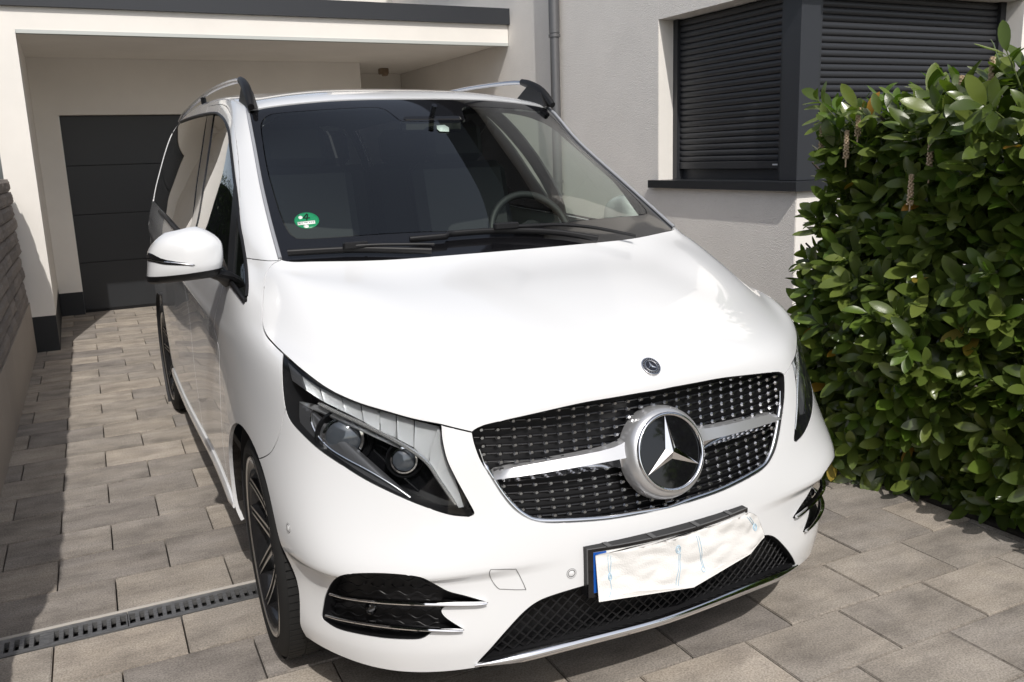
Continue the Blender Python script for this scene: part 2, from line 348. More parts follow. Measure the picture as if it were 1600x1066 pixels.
ORDER = [('clear', P_CLEAR), ('windscreen', P_WIND), ('lamp', P_LAMP), ('grille', P_GRILLE), ('hood', P_HOOD), ('fog', P_FOG), ('intake', P_INTAKE), ('arch', P_ARCHF), ('archr', P_ARCHR),
         ('bp', P_BP), ('div', P_DIV), ('quarter', P_QUARTER), ('dlof', P_DLOF), ('dlor', P_DLOR), ('bumper', P_BUMPER), ('fender', P_FENDER), ('door', P_DOOR)]

def cdt_panels():
    verts, faces = [], []
    def loop(pts, maxd=.09):
        ids = []
        pts = [np.array(p, float) for p in pts]
        pts = [p for i, p in enumerate(pts) if i == 0 or np.abs(p - pts[i - 1]).max() > 1e-4]
        n = len(pts)
        ar = sum(pts[i][0] * pts[(i + 1) % n][1] - pts[(i + 1) % n][0] * pts[i][1] for i in range(n))
        if ar < 0: pts = pts[::-1]
        for i in range(n):
            a, b = pts[i], pts[(i + 1) % n]; k = max(1, int(np.abs(b - a).max() / maxd))
            for q in range(k):
                p = a + (b - a) * q / k; ids.append(len(verts)); verts.append(Vector((p[0], p[1])))
        return ids
    R1, C1 = len(G) - 1, G.shape[1] - 1
    faces.append(loop([(0, 0), (0, C1), (R1 - .02, C1), (R1 - .02, 0)]))
    for nm, P in ORDER: faces.append(loop(P))
    st = 1 / 7.0
    for i in range(1, int((R1 - .03) / st)):
        for j in range(1, C1 * 7): verts.append(Vector((i * st, j * st)))
    ov, oe, of, lv, le, lf = delaunay_2d_cdt(verts, [], faces, 0, 1e-5, True)
    cls = {}
    for f, orig in zip(of, lf):
        s = set(orig)
        if 0 not in s: continue
        nm = 'shell'
        for k, (n_, _) in enumerate(ORDER):
            if k + 1 in s: nm = n_; break
        cls.setdefault(nm, []).append(f)
    return np.array([tuple(v) for v in ov]), cls
STV, CLS = cdt_panels()

def both(V, F, N=None, mirror=True):
    """half panel -> whole panel"""
    if not mirror: return V, F, N
    n = len(V); V2 = np.concatenate([V, V * [-1, 1, 1]]); F2 = list(F) + [tuple(i + n for i in f[::-1]) for f in F]
    N2 = np.concatenate([N, N * [-1, 1, 1]]) if N is not None else None
    return V2, F2, N2
def panel(faces, off=0.0, gap=.0016, flange=.012, offmap=None):
    used = sorted({i for f in faces for i in f}); m = {v: k for k, v in enumerate(used)}
    st = STV[used]; P = S(st); N = SNm(st); F = [tuple(m[i] for i in f) for f in faces]
    # outward winding
    a, b, c = [np.array([P[f[k]] for f in F]) for k in range(3)]
    flip = np.einsum('ij,ij->i', np.cross(b - a, c - a), np.array([N[f[0]] for f in F])) < 0
    F = [f[::-1] if x else f for f, x in zip(F, flip)]
    ed = {}
    for f in F:
        for k in range(len(f)):
            e = (f[k], f[(k + 1) % len(f)])
            ed[e] = ed.get(e, 0) + 1
    bnd = [e for e in ed if (e[1], e[0]) not in ed and not (st[e[0], 1] < 1e-4 and st[e[1], 1] < 1e-4)]
    P = P + N * off
    if gap:
        acc = np.zeros_like(P)
        for u, v in bnd:
            t = P[v] - P[u]; L = np.linalg.norm(t)
            if L < 1e-7: continue
            d = np.cross(N[u] + N[v], t / L)
            acc[u] += d; acc[v] += d
        L = np.linalg.norm(acc, axis=1); k = L > 1e-6
        mid = st[:, 1] < 1e-4
        acc[k] /= L[k][:, None]; acc[mid, 0] = 0
        P = P + acc * gap
    V = list(P); NN = list(N)
    if flange:
        fm = {}
        for u, v in bnd:
            for q in (u, v):
                if q not in fm:
                    fm[q] = len(V); V.append(P[q]); V.append(P[q] - N[q] * flange); NN.append(np.zeros(3)); NN.append(np.zeros(3))
        for u, v in bnd:
            t = P[v] - P[u]; d = -np.cross(N[u], t)
            for q in (fm[u], fm[u] + 1, fm[v], fm[v] + 1): NN[q] = NN[q] + d / max(np.linalg.norm(d), 1e-9)
            F.append((fm[v], fm[u], fm[u] + 1, fm[v] + 1))
    V, NN = np.array(V), np.array(NN); L = np.linalg.norm(NN, axis=1, keepdims=True); NN = NN / np.maximum(L, 1e-9)
    return V, F, NN
def put(name, faces, m, parent=VAN, whole=False, **kw):
    V, F, N = panel(faces, **kw)
    if whole:
        V, F, N = both(V, F, N); return [mesh(name, V, F, m, parent, normals=N)]
    return [mesh(name, V, F, m, parent, normals=N), mesh(name, V * [-1, 1, 1], [f[::-1] for f in F], m, parent, normals=N * [-1, 1, 1])]

HOOD = put('hood', CLS['hood'], M['paint'], whole=True, flange=.02, gap=.0024)[0]
WIND = put('windscreen', CLS['clear'], M['wind'], whole=True, gap=0, flange=0, off=-.003)[0]
put('windscreen_border', CLS['windscreen'], M['gloss'], parent=WIND, whole=True, gap=.004, flange=.01, off=-.003)
BUMPER = put('front_bumper', CLS['bumper'], M['paint'], whole=True, flange=.03, gap=.0018)[0]
put('front_fender', CLS['fender'], M['paint'], gap=.0018)
DOORS = put('front_door', CLS['door'], M['paint'], gap=.0018)
put('body_shell', CLS['shell'], M['paint'], whole=True, gap=.0014)
GL = put('door_window', CLS['dlof'], M['side'], gap=0, flange=0, off=-.006)
for d, g in zip(DOORS, GL): g.parent = d
put('quarter_window', CLS['quarter'], M['side'], gap=0, flange=0, off=-.006)
put('rear_side_window', CLS['dlor'], M['privacy'], gap=.002, flange=.01, off=-.003)
put('door_pillar_trim', CLS['bp'], M['gloss'], gap=0, flange=.01, off=-.002)
put('window_divider', CLS['div'], M['black'], gap=0, flange=.012, off=-.001)

# ------------------------------------------------------------------ helpers that lay things on the van's skin
def inpoly(p, poly):
    x, y = p; r = False; n = len(poly)
    for i in range(n):
        (x0, y0), (x1, y1) = poly[i], poly[(i + 1) % n]
        if (y0 > y) != (y1 > y) and x < (x1 - x0) * (y - y0) / (y1 - y0) + x0: r = not r
    return r
def deep(p, d=0.0):
    """photo pixel -> point of the place, d metres behind the van's skin; and the skin's normal"""
    h = px(p)
    if h is None: return None, None
    P, N = S(h), SNm(h); r = ray(p); return P + r * d / max(abs(r @ N), .25), N
def path(pts, d=0.0, n=5): return [q for q in (deep(p, d)[0] for p in smooth(pts, n)) if q is not None]
def patch(poly, d, step=7, thick=0.006, f=None):
    """solid plate behind/on the skin bounded by a pixel outline"""
    f = f or (lambda p: deep(p, d)); pts = [np.array(p, float) for p in poly]
    pts = [p for i, p in enumerate(pts) if np.abs(p - pts[i - 1]).max() > .05]
    ar = sum(pts[i][0] * pts[(i + 1) % len(pts)][1] - pts[(i + 1) % len(pts)][0] * pts[i][1] for i in range(len(pts)))
    if ar < 0: pts = pts[::-1]
    vs = [Vector(p) for p in pts]; nb = len(vs); lo, hi = np.min(pts, 0), np.max(pts, 0)
    for x in np.arange(lo[0] + step / 2, hi[0], step):
        for y in np.arange(lo[1] + step / 2, hi[1], step):
            if inpoly((x, y), pts): vs.append(Vector((x, y)))
    ov, _, of, lv, _, lf = delaunay_2d_cdt(vs, [], [list(range(nb))], 1, 1e-4, True)
    P, N = [], []
    for v in ov:
        a, b = f((v[0], v[1]))
        if a is None: a, b = P[-1], N[-1]
        P.append(a); N.append(b)
    P, N = np.array(P), np.array(N); n = len(P); V = np.concatenate([P, P - N * thick]); F = []
    ed = set()
    for t in of:
        a, b, c = [P[i] for i in t]
        if np.cross(b - a, c - a) @ N[t[0]] < 0: t = t[::-1]
        F.append(tuple(t))
        for k in range(len(t)): ed.add((t[k], t[(k + 1) % len(t)]))
    for u, v in ed:
        if (v, u) not in ed: F.append((v, u, u + n, v + n))
    return V, F
def dual(name, VF, m, parents, smooth_=True):
    V, F = VF; V = np.array(V); out = []
    for k, p in enumerate(parents):
        o = mesh(name, V if k == 0 else V * [-1, 1, 1], F if k == 0 else [f[::-1] for f in F], m, p, smooth=smooth_)
        if smooth_: sharpen(o)
        out.append(o)
    return out
def sharpen(o, ang=35):
    me = o.data; bm = bmesh.new(); bm.from_mesh(me); c = math.radians(ang)
    for e in bm.edges:
        if len(e.link_faces) == 2 and e.calc_face_angle(0) > c: e.smooth = False
    bm.to_mesh(me); bm.free(); return o
def dualmb(name, mb, m, parents):
    return dual(name, (mb.V, mb.F), m, parents)
VV = [VAN, VAN]
def rim_only(faces, depth):
    V, F, N = panel(faces, off=0, gap=.001, flange=depth); k = len(faces)
    return V, [tuple(f) for f in F[k:]] , N
c5 = lambda *p: [(420 + x / 3.808, 540 + y / 3.808) for x, y in p]
c6 = lambda *p: [(730 + x / 2.807, 540 + y / 2.807) for x, y in p]
c8 = lambda *p: [(480 + x / 3.636, 840 + y / 3.636) for x, y in p]
cL = lambda *p: [(720 + x / 2.759, 760 + y / 2.759) for x, y in p]
c3 = lambda *p: [(380 + x / 3.553, 120 + y / 3.553) for x, y in p]
c4 = lambda *p: [(700 + x / 3.553, 100 + y / 3.553) for x, y in p]

# ------------------------------------------------------------------ headlights
M['drl'] = mat('lamp_reflector', (.86, .87, .88), .25, .4)
n_ = NT(M['drl']); wv = n_.n('TexWave'); wv.inputs['Scale'].default_value = 220; wv.inputs['Distortion'].default_value = 3; n_.l(n_.coords('Object'), wv.inputs['Vector']); n_.bump(wv.outputs[0], .6, .004)
M['proj'] = mat('projector_lens', (.09, .10, .115), .03, .3, .9, coat=1.0)
LAMP = put('headlight', CLS['lamp'], M['lens'], gap=.003, flange=0, off=-.001)
V, F, N = rim_only(CLS['lamp'], .085)
for k, L in enumerate(LAMP):
    mesh('housing_wall', V if k == 0 else V * [-1, 1, 1], F, M['black'], L)
V, F, N = panel(CLS['lamp'], off=-.085, gap=0, flange=0)
for k, L in enumerate(LAMP): mesh('housing', V if k == 0 else V * [-1, 1, 1], F, M['gloss'], L)
top = smooth(c5((108, 92), (190, 175), (300, 250), (430, 310), (545, 350), (655, 385), (755, 415), (860, 445), (1005, 480)), 4)
low = smooth(c5((135, 205), (215, 262), (320, 330), (450, 395), (560, 450), (660, 505), (760, 552), (860, 605), (950, 690)), 4)
seg = [0, 4, 8, 12, 16, 20, 24, 28, 32]
for a, b in zip(seg[:-1], seg[1:]):
    A = [np.array(p) for p in top[a:b + 1]]; B = [np.array(p) for p in low[a:b + 1]]
    q = .06; A[0] = A[0] + (A[-1] - A[0]) * q; B[0] = B[0] + (B[-1] - B[0]) * q
    if a == 0: dual('side_marker', patch(A + B[::-1], .02, 5), M['grey'], LAMP)
    else: dual('reflector', patch(A + B[::-1], .022 + .006 * ((a // 4) % 2), 5), M['drl'], LAMP)
inner = smooth(c5((1012, 480), (1005, 560), (1030, 660), (1075, 770), (1135, 900), (1160, 960)), 4) + smooth(c5((1130, 965), (1060, 850), (1010, 760), (955, 690), (1005, 485)), 4)
dual('inner_reflector', patch(inner, .02, 5), M['drl'], LAMP)
mb = MB(); pth = path(c5((295, 345), (420, 405), (600, 488), (750, 565), (860, 628), (950, 705), (1020, 810), (1112, 945)), .018)
mb.tube(pth, [.003] + [.0055] * (len(pth) - 2) + [.004], 8); dualmb('light_guide', mb, mat('guide_silver', (.93, .92, .90), .12, .8), LAMP)
blk = smooth(c5((100, 215), (300, 370), (600, 515), (850, 650), (1000, 800), (1095, 950)), 5) + smooth(c5((1080, 985), (950, 945), (780, 885), (560, 770), (380, 660), (230, 530), (140, 430), (110, 330), (100, 215)), 5)
wing = smooth(c5((182, 338), (255, 395), (250, 450), (285, 525), (355, 605), (450, 668), (600, 748), (740, 832), (842, 902)), 5) + smooth(c5((842, 912), (720, 862), (580, 800), (430, 722), (310, 635), (225, 545), (185, 450), (182, 338)), 5)
dual('bezel_wing', patch(wing, .026, 6, .012), M['grey'], LAMP)
mb = MB(); pth = path(c5((262, 380), (250, 440), (285, 525), (355, 605), (450, 668), (600, 748), (740, 832), (842, 904)), .022); mb.tube(pth, .0026, 6); dualmb('bezel_edge', mb, M['chrome'], LAMP)
brow = smooth(c5((180, 335), (300, 362), (420, 420), (600, 510), (740, 580), (790, 620)), 5) + smooth(c5((770, 606), (640, 552), (520, 492), (400, 432), (300, 392), (240, 372), (180, 335)), 5)
dual('lamp_brow', patch(brow, .028, 6, .012), M['satin'], LAMP)
for (cx, cy), r, dd in (((445, 550), .048, .050), ((805, 680), .030, .052)):
    P, N = deep(c5((cx, cy))[0], dd); Nv = Vector((N + np.array([-.1, -.9, 0]))).normalized()
    R = Matrix.Translation(P) @ Nv.to_track_quat('Z', 'Y').to_matrix().to_4x4()
    mb = MB(); mb.lathe([(r * 1.0, -.01), (r * .97, .004), (r * .8, r * .24), (r * .45, r * .37), (r * .001, r * .41)], R, 28); dualmb('projector', mb, M['proj'], LAMP)
    mb = MB(); mb.lathe([(r * 1.02, -.02), (r * 1.16, -.002), (r * 1.16, .008), (r * 1.02, .009)], R, 28); dualmb('projector_ring', mb, M['chrome'], LAMP)
    mb = MB(); mb.lathe([(r * 1.1, -.03), (r * 1.5, .006), (r * 1.62, .0), (r * 1.6, -.03)], R, 28); dualmb('projector_shroud', mb, M['black'], LAMP)

# ------------------------------------------------------------------ radiator grille
GRILLE = put('radiator_grille', CLS['grille'], M['black'], whole=True, gap=0, flange=0, off=-.055)[0]
V, F, N = rim_only(CLS['grille'], .06); V, F, N = both(V, F, N); mesh('grille_wall', V, F, M['black'], GRILLE)
fr = [deep(p, .012)[0] for p in smooth(c6((52, 455), (75, 520), (110, 580), (160, 655), (210, 712), (258, 748), (305, 766), (400, 769), (600, 757), (760, 731)), 5)]
end = [np.array([0, fr[-1][1] - .006, fr[-1][2] - .004])]
fr = fr + end; fr = fr + [p * [-1, 1, 1] for p in fr[-2::-1]]
mb = MB(); mb.tube(fr, [.003] * 6 + [.008] * (len(fr) - 12) + [.003] * 6, 8); mb.build('chrome_surround', M['chrome'], GRILLE)
gp = [np.array(p) for p in P_GRILLE]
bars, studs = MB(), MB()
z = .592; row = 0
def skin_front(x, z):
    return hit((-abs(x), -2, z), (0, 1, 0))
while z < .93:
    run = []
    for k in range(-27, 28):
        x = k * .0205
        zz = z + .02 * (abs(x) / .5)**2 - .008
        h = skin_front(min(x, -1e-3) if x <= 0 else -x, zz)
        if h is None or not inpoly(h, gp): 
            if len(run) > 1: bars.tube(run, .0024, 5, flat=1.6)
            run = []; continue
        P, N = S(h), SNm(h)
        if x > 0: P = P * [-1, 1, 1]; N = N * [-1, 1, 1]
        run.append(P - N * .022)
        if k % 2 == 0:
            Q = P - N * .017; X = Vector((1, 0, 0)); Nv = Vector(N); U = Nv.cross(X).normalized()
            if U.z < 0: U = -U
            pts = [(-.0088, 0), (-.0046, .0060), (.0046, .0060), (.0088, 0), (.0046, -.0060), (-.0046, -.0060)]
            base = [Vector(Q) + X * a + U * b for a, b in pts]; tip = [Vector(Q) + Nv * .005 + X * a * .55 + U * b * .55 for a, b in pts]
            studs.add(base + tip, [(i, (i + 1) % 6, 6 + (i + 1) % 6, 6 + i) for i in range(6)] + [(6, 7, 8, 9, 10, 11)])
    if len(run) > 1: bars.tube(run, .0024, 5, flat=1.6)
    z += .0205; row += 1
tag(bars.build('grille_bars', M['gloss'], GRILLE), kind='stuff')
M['stud'] = mat('stud_silver', (.50, .50, .51), .22, 1)
tag(studs.build('grille_studs', M['stud'], GRILLE), kind='stuff')
# star badge on its funnel, bar across
TL = math.radians(17); BN = Vector((0, -math.cos(TL), math.sin(TL))); BC = Vector((0, .045, .738))
BM = Matrix.Translation(BC) @ Matrix(((1, 0, 0), (0, math.sin(TL), -math.cos(TL)), (0, math.cos(TL), math.sin(TL)))).to_4x4()
# BM: local x = across, local y = up the badge, local z = outwards
mb = MB(); mb.lathe([(.128, -.055), (.126, -.03), (.121, -.014), (.113, -.003), (.106, .0)], BM, 64)
BADGE = mb.build('badge_bezel', M['satin'], GRILLE)
mb = MB(); mb.lathe([(.106, -.002), (.106, .004), (.103, .0075), (.0985, .0075), (.096, .002)], BM, 64); mb.build('badge_ring', M['chrome'], GRILLE)
mb = MB(); mb.lathe([(.097, -.001), (.05, .0005), (.0001, .001)], BM, 64); mb.build('badge_disc', M['gloss'], GRILLE)
def star(R, r, h, MM, n=3):
    V = [MM @ Vector((0, 0, h))]; F = []
    for k in range(n):
        a = math.pi / 2 + k * 2 * math.pi / n; b = a + math.pi / n
        V.append(MM @ Vector((R * math.cos(a), R * math.sin(a), h * .12))); V.append(MM @ Vector((r * math.cos(b), r * math.sin(b), h * .12)))
    for k in range(n * 2): F.append((0, 1 + k, 1 + (k + 1) % (n * 2)))
    return V, F
mb = MB(); mb.add(*star(.097, .0185, .012, BM @ Matrix.Translation((0, 0, .001)))); mb.build('badge_star', M['chrome'], GRILLE)
for s in (-1, 1):                                         # satin bar with a polished lower facet
    up, mid, lo_ = [], [], []
    for u, wdt in ((.100, .046), (.125, .033), (.15, .0275), (.19, .0245), (.25, .0230), (.35, .0210), (.42, .0185), (.458, .014), (.476, .003)):
        h = skin_front(-u, .735 - .01 * u); P = S(h)
        zc = .738 - .012 * (u / .48)**2; y = P[1] - .022 + .018 * (u / .48)**2
        up.append((s * u, y + .018, zc + wdt)); mid.append((s * u, y, zc - .001)); lo_.append((s * u, y + .014, zc - wdt * .95))
    bk = [(a, b + .03, c) for a, b, c in lo_]; bku = [(a, b + .03, c) for a, b, c in up]
    mb = MB(); mb.sheet([bku, up, mid]); sharpen(mb.build('grille_bar', M['satin'], GRILLE))
    mb = MB(); mb.sheet([mid, lo_, bk]); sharpen(mb.build('bar_trim', M['chrome'], GRILLE))
P = S(skin_front(-1e-3, .607)); mb = MB(); mb.box((-.014, P[1] - .012, .594), (.014, P[1] + .02, .62), bev=.004)
mb.lathe([(.006, 0), (.006, .004), (.0, .005)], Matrix.Translation((0, P[1] - .012, .607)) @ Matrix.Rotation(math.radians(90), 4, 'X'), 16); mb.build('grille_camera', M['gloss'], GRILLE)
# small round emblem on the hood
h = px((1000, 580)); hc = skin_front(-1e-3, .953); P, N = S(hc), SNm(hc); N[0] = 0; Nv = Vector(N).normalized()
EM = Matrix.Translation(Vector(P) * 1 + Nv * .001) @ Matrix(((1, 0, 0), (0, -Nv.z * -1, Nv.y), (0, -Nv.y, Nv.z))).to_4x4()
mb = MB(); mb.lathe([(.0285, -.003), (.0285, .002), (.027, .0035), (.0255, .003)], EM, 40); EMB = mb.build('hood_emblem', M['chrome'], HOOD)
M['navy'] = mat('emblem_enamel', (.012, .013, .018), .15, coat=.6)
mb = MB(); mb.lathe([(.0262, .0022), (.0001, .003)], EM, 40); mb.build('emblem_disc', M['navy'], HOOD)
mb = MB(); mb.lathe([(.0185, .0030), (.0182, .0042), (.0165, .0042), (.0162, .003)], EM, 40); mb.build('emblem_ring', M['chrome'], HOOD)
mb = MB(); mb.add(*star(.0165, .0036, .0022, EM @ Matrix.Translation((0, 0, .0028)))); mb.build('emblem_star', M['chrome'], HOOD)
mb = MB()                                                 # tiny wreath ticks round the rim
for k in range(26):
    a = k * 2 * math.pi / 26
    mb.box((-.0006, .0200, .0030), (.0006, .0238, .0036), EM @ Matrix.Rotation(a, 4, 'Z'))
tag(mb.build('emblem_wreath', M['satin'], HOOD), kind='stuff')

# ------------------------------------------------------------------ fog grilles, lower intake
FOG = put('fog_grille', CLS['fog'], M['black'], gap=0, flange=0, off=-.045)
V, F, N = rim_only(CLS['fog'], .05)
for k, L in enumerate(FOG): mesh('grille_wall', V if k == 0 else V * [-1, 1, 1], F, M['black'], L)
mb = MB()
for r in range(9):
    y0 = 215 + r * 42
    run = []
    for k in range(60):
        x = 95 + k * 11; p = c8((x, y0 + 11 * math.sin(k * .62 + r * math.pi) + (x - 90) * .04))[0]
        h = px(p)
        if h is not None and inpoly(h, P_FOG): run.append(deep(p, .03)[0])
        else:
            if len(run) > 2: mb.tube(run, .0016, 5)
            run = []
    if len(run) > 2: mb.tube(run, .0016, 5)
for o in dualmb('fog_mesh', mb, M['black'], FOG): tag(o, kind='stuff')
for pts, dd in ((((128, 318), (230, 338), (400, 357), (600, 368), (800, 373), (960, 374), (1020, 371)), -.008), (((105, 440), (200, 460), (350, 483), (500, 501), (650, 514), (800, 523), (885, 526)), -.008)):
    pth = path(c8(*pts), dd, 4); m_ = len(pth); rs = [.002 + .0085 * math.sin(math.pi * min(1, (i / (m_ - 1)) * .92 + .03))**.6 for i in range(m_)]
    mb = MB(); mb.tube([Vector(p) + Vector((0, -.002, 0)) for p in pth], rs, 10, flat=.62, up=(0, 0, 1)); dualmb('chrome_fin', mb, M['chrome'], FOG)
P, N = deep(c8((362, 396))[0], .03); Mx = Matrix.Translation(P) @ Vector((-.2, -1, .1)).to_track_quat('Z', 'Y').to_matrix().to_4x4()
mb = MB(); mb.lathe([(.015, -.01), (.014, .016), (.010, .018), (.009, .012), (.001, .012)], Mx, 20); dualmb('fog_sensor', mb, M['gloss'], FOG)
INTAKE = put('lower_grille', CLS['intake'], M['black'], whole=True, gap=0, flange=0, off=-.05)[0]
V, F, N = rim_only(CLS['intake'], .055); V, F, N = both(V, F, N); mesh('grille_wall', V, F, M['black'], INTAKE)
ip = [np.array(p) for p in P_INTAKE]; mb = MB(); hb = MB()
dz, dx = .0165, .033
for sgn in (-1, 1):
    for k in range(-30, 31):
        run = []
        for q in range(0, 24):
            z = .235 + q * .01; x = k * dx + sgn * (z - .235) / dz * dx * .5
            if abs(x) > .6: ok = False
            else:
                h = skin_front(-abs(x) - 1e-4, z); ok = h is not None and inpoly(h, ip)
            if ok:
                P = S(h); P = np.array([x, P[1] + .024, z]); run.append(P)
            else:
                if len(run) > 1: mb.tube(run, .0030, 4, cap=False)
                run = []
        if len(run) > 1: mb.tube(run, .0030, 4, cap=False)
tag(mb.build('grille_mesh', M['black'], INTAKE), kind='stuff')
# chrome lip under the intake, black splitter behind
lip = [S((.06 + .12 * min(1, t / 2.1), t)) + SNm((.06 + .12 * min(1, t / 2.1), t)) * .004 for t in np.linspace(2.13, 0, 26)]
lip[-1][0] = 0
lip += [p * [-1, 1, 1] for p in lip[-2::-1]]
mb = MB(); m_ = len(lip); mb.tube(lip, [.003 + .012 * min(1, min(i, m_ - 1 - i) / 6) for i in range(m_)], 10, flat=1.0, up=(0, 0, 1)); mb.build('chrome_lip', M['chrome'], BUMPER)
lp2 = [(p[0] * .99, p[1] + .022, p[2] - .010) for p in lip]; lp3 = [(p[0] * .98, p[1] + .12, p[2] - .025) for p in lip]; lp1 = [(p[0] * .995, p[1] + .01, p[2] + .012) for p in lip]
mb = MB(); mb.sheet([lp1, lp2, lp3]); mb.build('splitter', M['black'], BUMPER)

# ------------------------------------------------------------------ parking sensors and tow cover
def ring(p, r, parent, dual_=True):
    P, N = deep(p, 0); Mx = Matrix.Translation(Vector(P) + Vector(N) * .0004) @ Vector(N).to_track_quat('Z', 'Y').to_matrix().to_4x4()
    mb = MB(); mb.lathe([(r * 1.0, -.002), (r, .0012), (r * .86, .0012), (r * .8, -.002)], Mx, 24)
    mb.lathe([(r * .62, .0008), (r * .5, .0016), (r * .001, .0016)], Mx, 24); return mb
M['seam'] = mat('seam_grey', (.22, .22, .22), .5)
for p in ((893, 896), (450.5, 825)):
    dualmb('parking_sensor', ring(p, .0125, BUMPER), M['paint'], [BUMPER, BUMPER])
    P, N = deep(p, 0); Mx = Matrix.Translation(Vector(P) + Vector(N) * .0006) @ Vector(N).to_track_quat('Z', 'Y').to_matrix().to_4x4()
    mb = MB(); mb.lathe([(.0138, -.001), (.0138, .0004), (.0126, .0004), (.0126, -.001)], Mx, 24); mb.lathe([(.0101, -.001), (.0101, .0011), (.0088, .0011), (.0088, -.001)], Mx, 24); dualmb('sensor_seam', mb, M['seam'], [BUMPER, BUMPER])
tow = smooth(c8((1042, 182), (1170, 180), (1192, 190), (1238, 285), (1228, 296), (1120, 294), (1085, 288), (1050, 245), (1036, 205), (1042, 182)), 5)
mb = MB(); mb.tube(path(tow, -.0004, 1), .0011, 5, cap=False); mb.build('tow_cover_seam', M['seam'], BUMPER)

# ------------------------------------------------------------------ number plate in its holder
def pf(x): return .012 + .030 * (x / .264)**2
xs = [-.265 + .53 * k / 16 for k in range(17)]
def bent(y0, y1, z0, z1, x0=-.265, x1=.265, n=17):
    q = [x0 + (x1 - x0) * k / (n - 1) for k in range(n)]; mb = MB()
    r = [[(x, pf(x) + y, z) for x in q] for y, z in ((y0, z0), (y0, z1), (y1, z1), (y1, z0), (y0, z0))]
    mb.sheet(r, smooth=False); mb.add([a[0] for a in r[:4]], [(0, 1, 2, 3)]); mb.add([a[-1] for a in r[:4]], [(3, 2, 1, 0)]); return mb
PLATE = bent(.002, .034, .388, .523).build('plate_holder', M['black'], VAN)
mb = bent(-.004, .002, .388, .396); mb.V += []; o_ = bent(-.004, .002, .515, .523); mb.add(o_.V, o_.F); o_ = bent(-.004, .002, .396, .515, -.265, -.2505, 3); mb.add(o_.V, o_.F); o_ = bent(-.004, .002, .396, .515, .259, .265, 3); mb.add(o_.V, o_.F)
mb.build('holder_frame', M['gloss'], PLATE)
bent(-.001, .0015, .398, .513, -.250, .258).build('number_plate', mat('plate_white', (.75, .75, .73), .4), PLATE)
bent(-.002, -.0012, .399, .512, -.250, -.214, 5).build('plate_strip', mat('plate_blue', (.004, .09, .42), .35), PLATE)
M['tape'] = mat('clear_tape', (.05, .05, .052), .25)
for x in (-.205, -.075, .07, .195): bent(-.005, .03, .522, .5245, x - .007, x + .007, 3).build('tape_strip', M['tape'], PLATE)

# ------------------------------------------------------------------ inner lining, underbody, wheel wells
def lining(classes, off, name, m, cond):
    V, F = [], []
    for c in classes:
        v, f, n = panel([t for t in CLS[c] if cond(STV[list(t)].mean(0))], off=-off, gap=0, flange=0)
        k = len(V); V += list(v); F += [tuple(i + k for i in t[::-1]) for t in f]
    V, F, _ = both(np.array(V), F); return mesh(name, V, F, m, VAN)
lining(['shell', 'door', 'fender'], .025, 'interior_lining', M['dark'], lambda p: p[0] > 8.2 and p[1] > 4.2 or p[0] > 13)
mb = MB()
mb.box((-.74, .45, .225), (.74, 5.0, .31)); mb.box((-.5, .26, .24), (.5, .5, .33))
mb.build('underbody', M['dark'], VAN)
mb = MB(); mb.box((-.82, .95, .32), (.82, 4.9, .36)); mb.build('cabin_floor', M['dark'], VAN)
# rear end
ring_ = [S((s, 11)) for s in np.linspace(0.3, 15.9, 40)]
mb = MB(); cen = np.array([0, 5.06, .9]); ringf = list(ring_) + [p * [-1, 1, 1] for p in ring_[::-1]]
mb.add([cen] + ringf, [(0, i + 1, (i + 1) % len(ringf) + 1) for i in range(len(ringf))]); mb.build('tailgate', M['paint'], VAN)
for yc in (.895, 4.095):
    for s in (-1, 1):
        mb = MB(); prof = [(.405, 0), (.405, .34), (.0, .34)]
        Mx = Matrix.Translation((s * .925, yc, .35)) @ Matrix.Rotation(math.radians(-90 * s), 4, 'Y')
        mb.lathe(prof, Mx, 30, True, math.radians(-90 * s - 96) + (0 if s > 0 else 0), math.radians(-90 * s + 96)); mb.build('wheel_well', M['dark'], VAN)

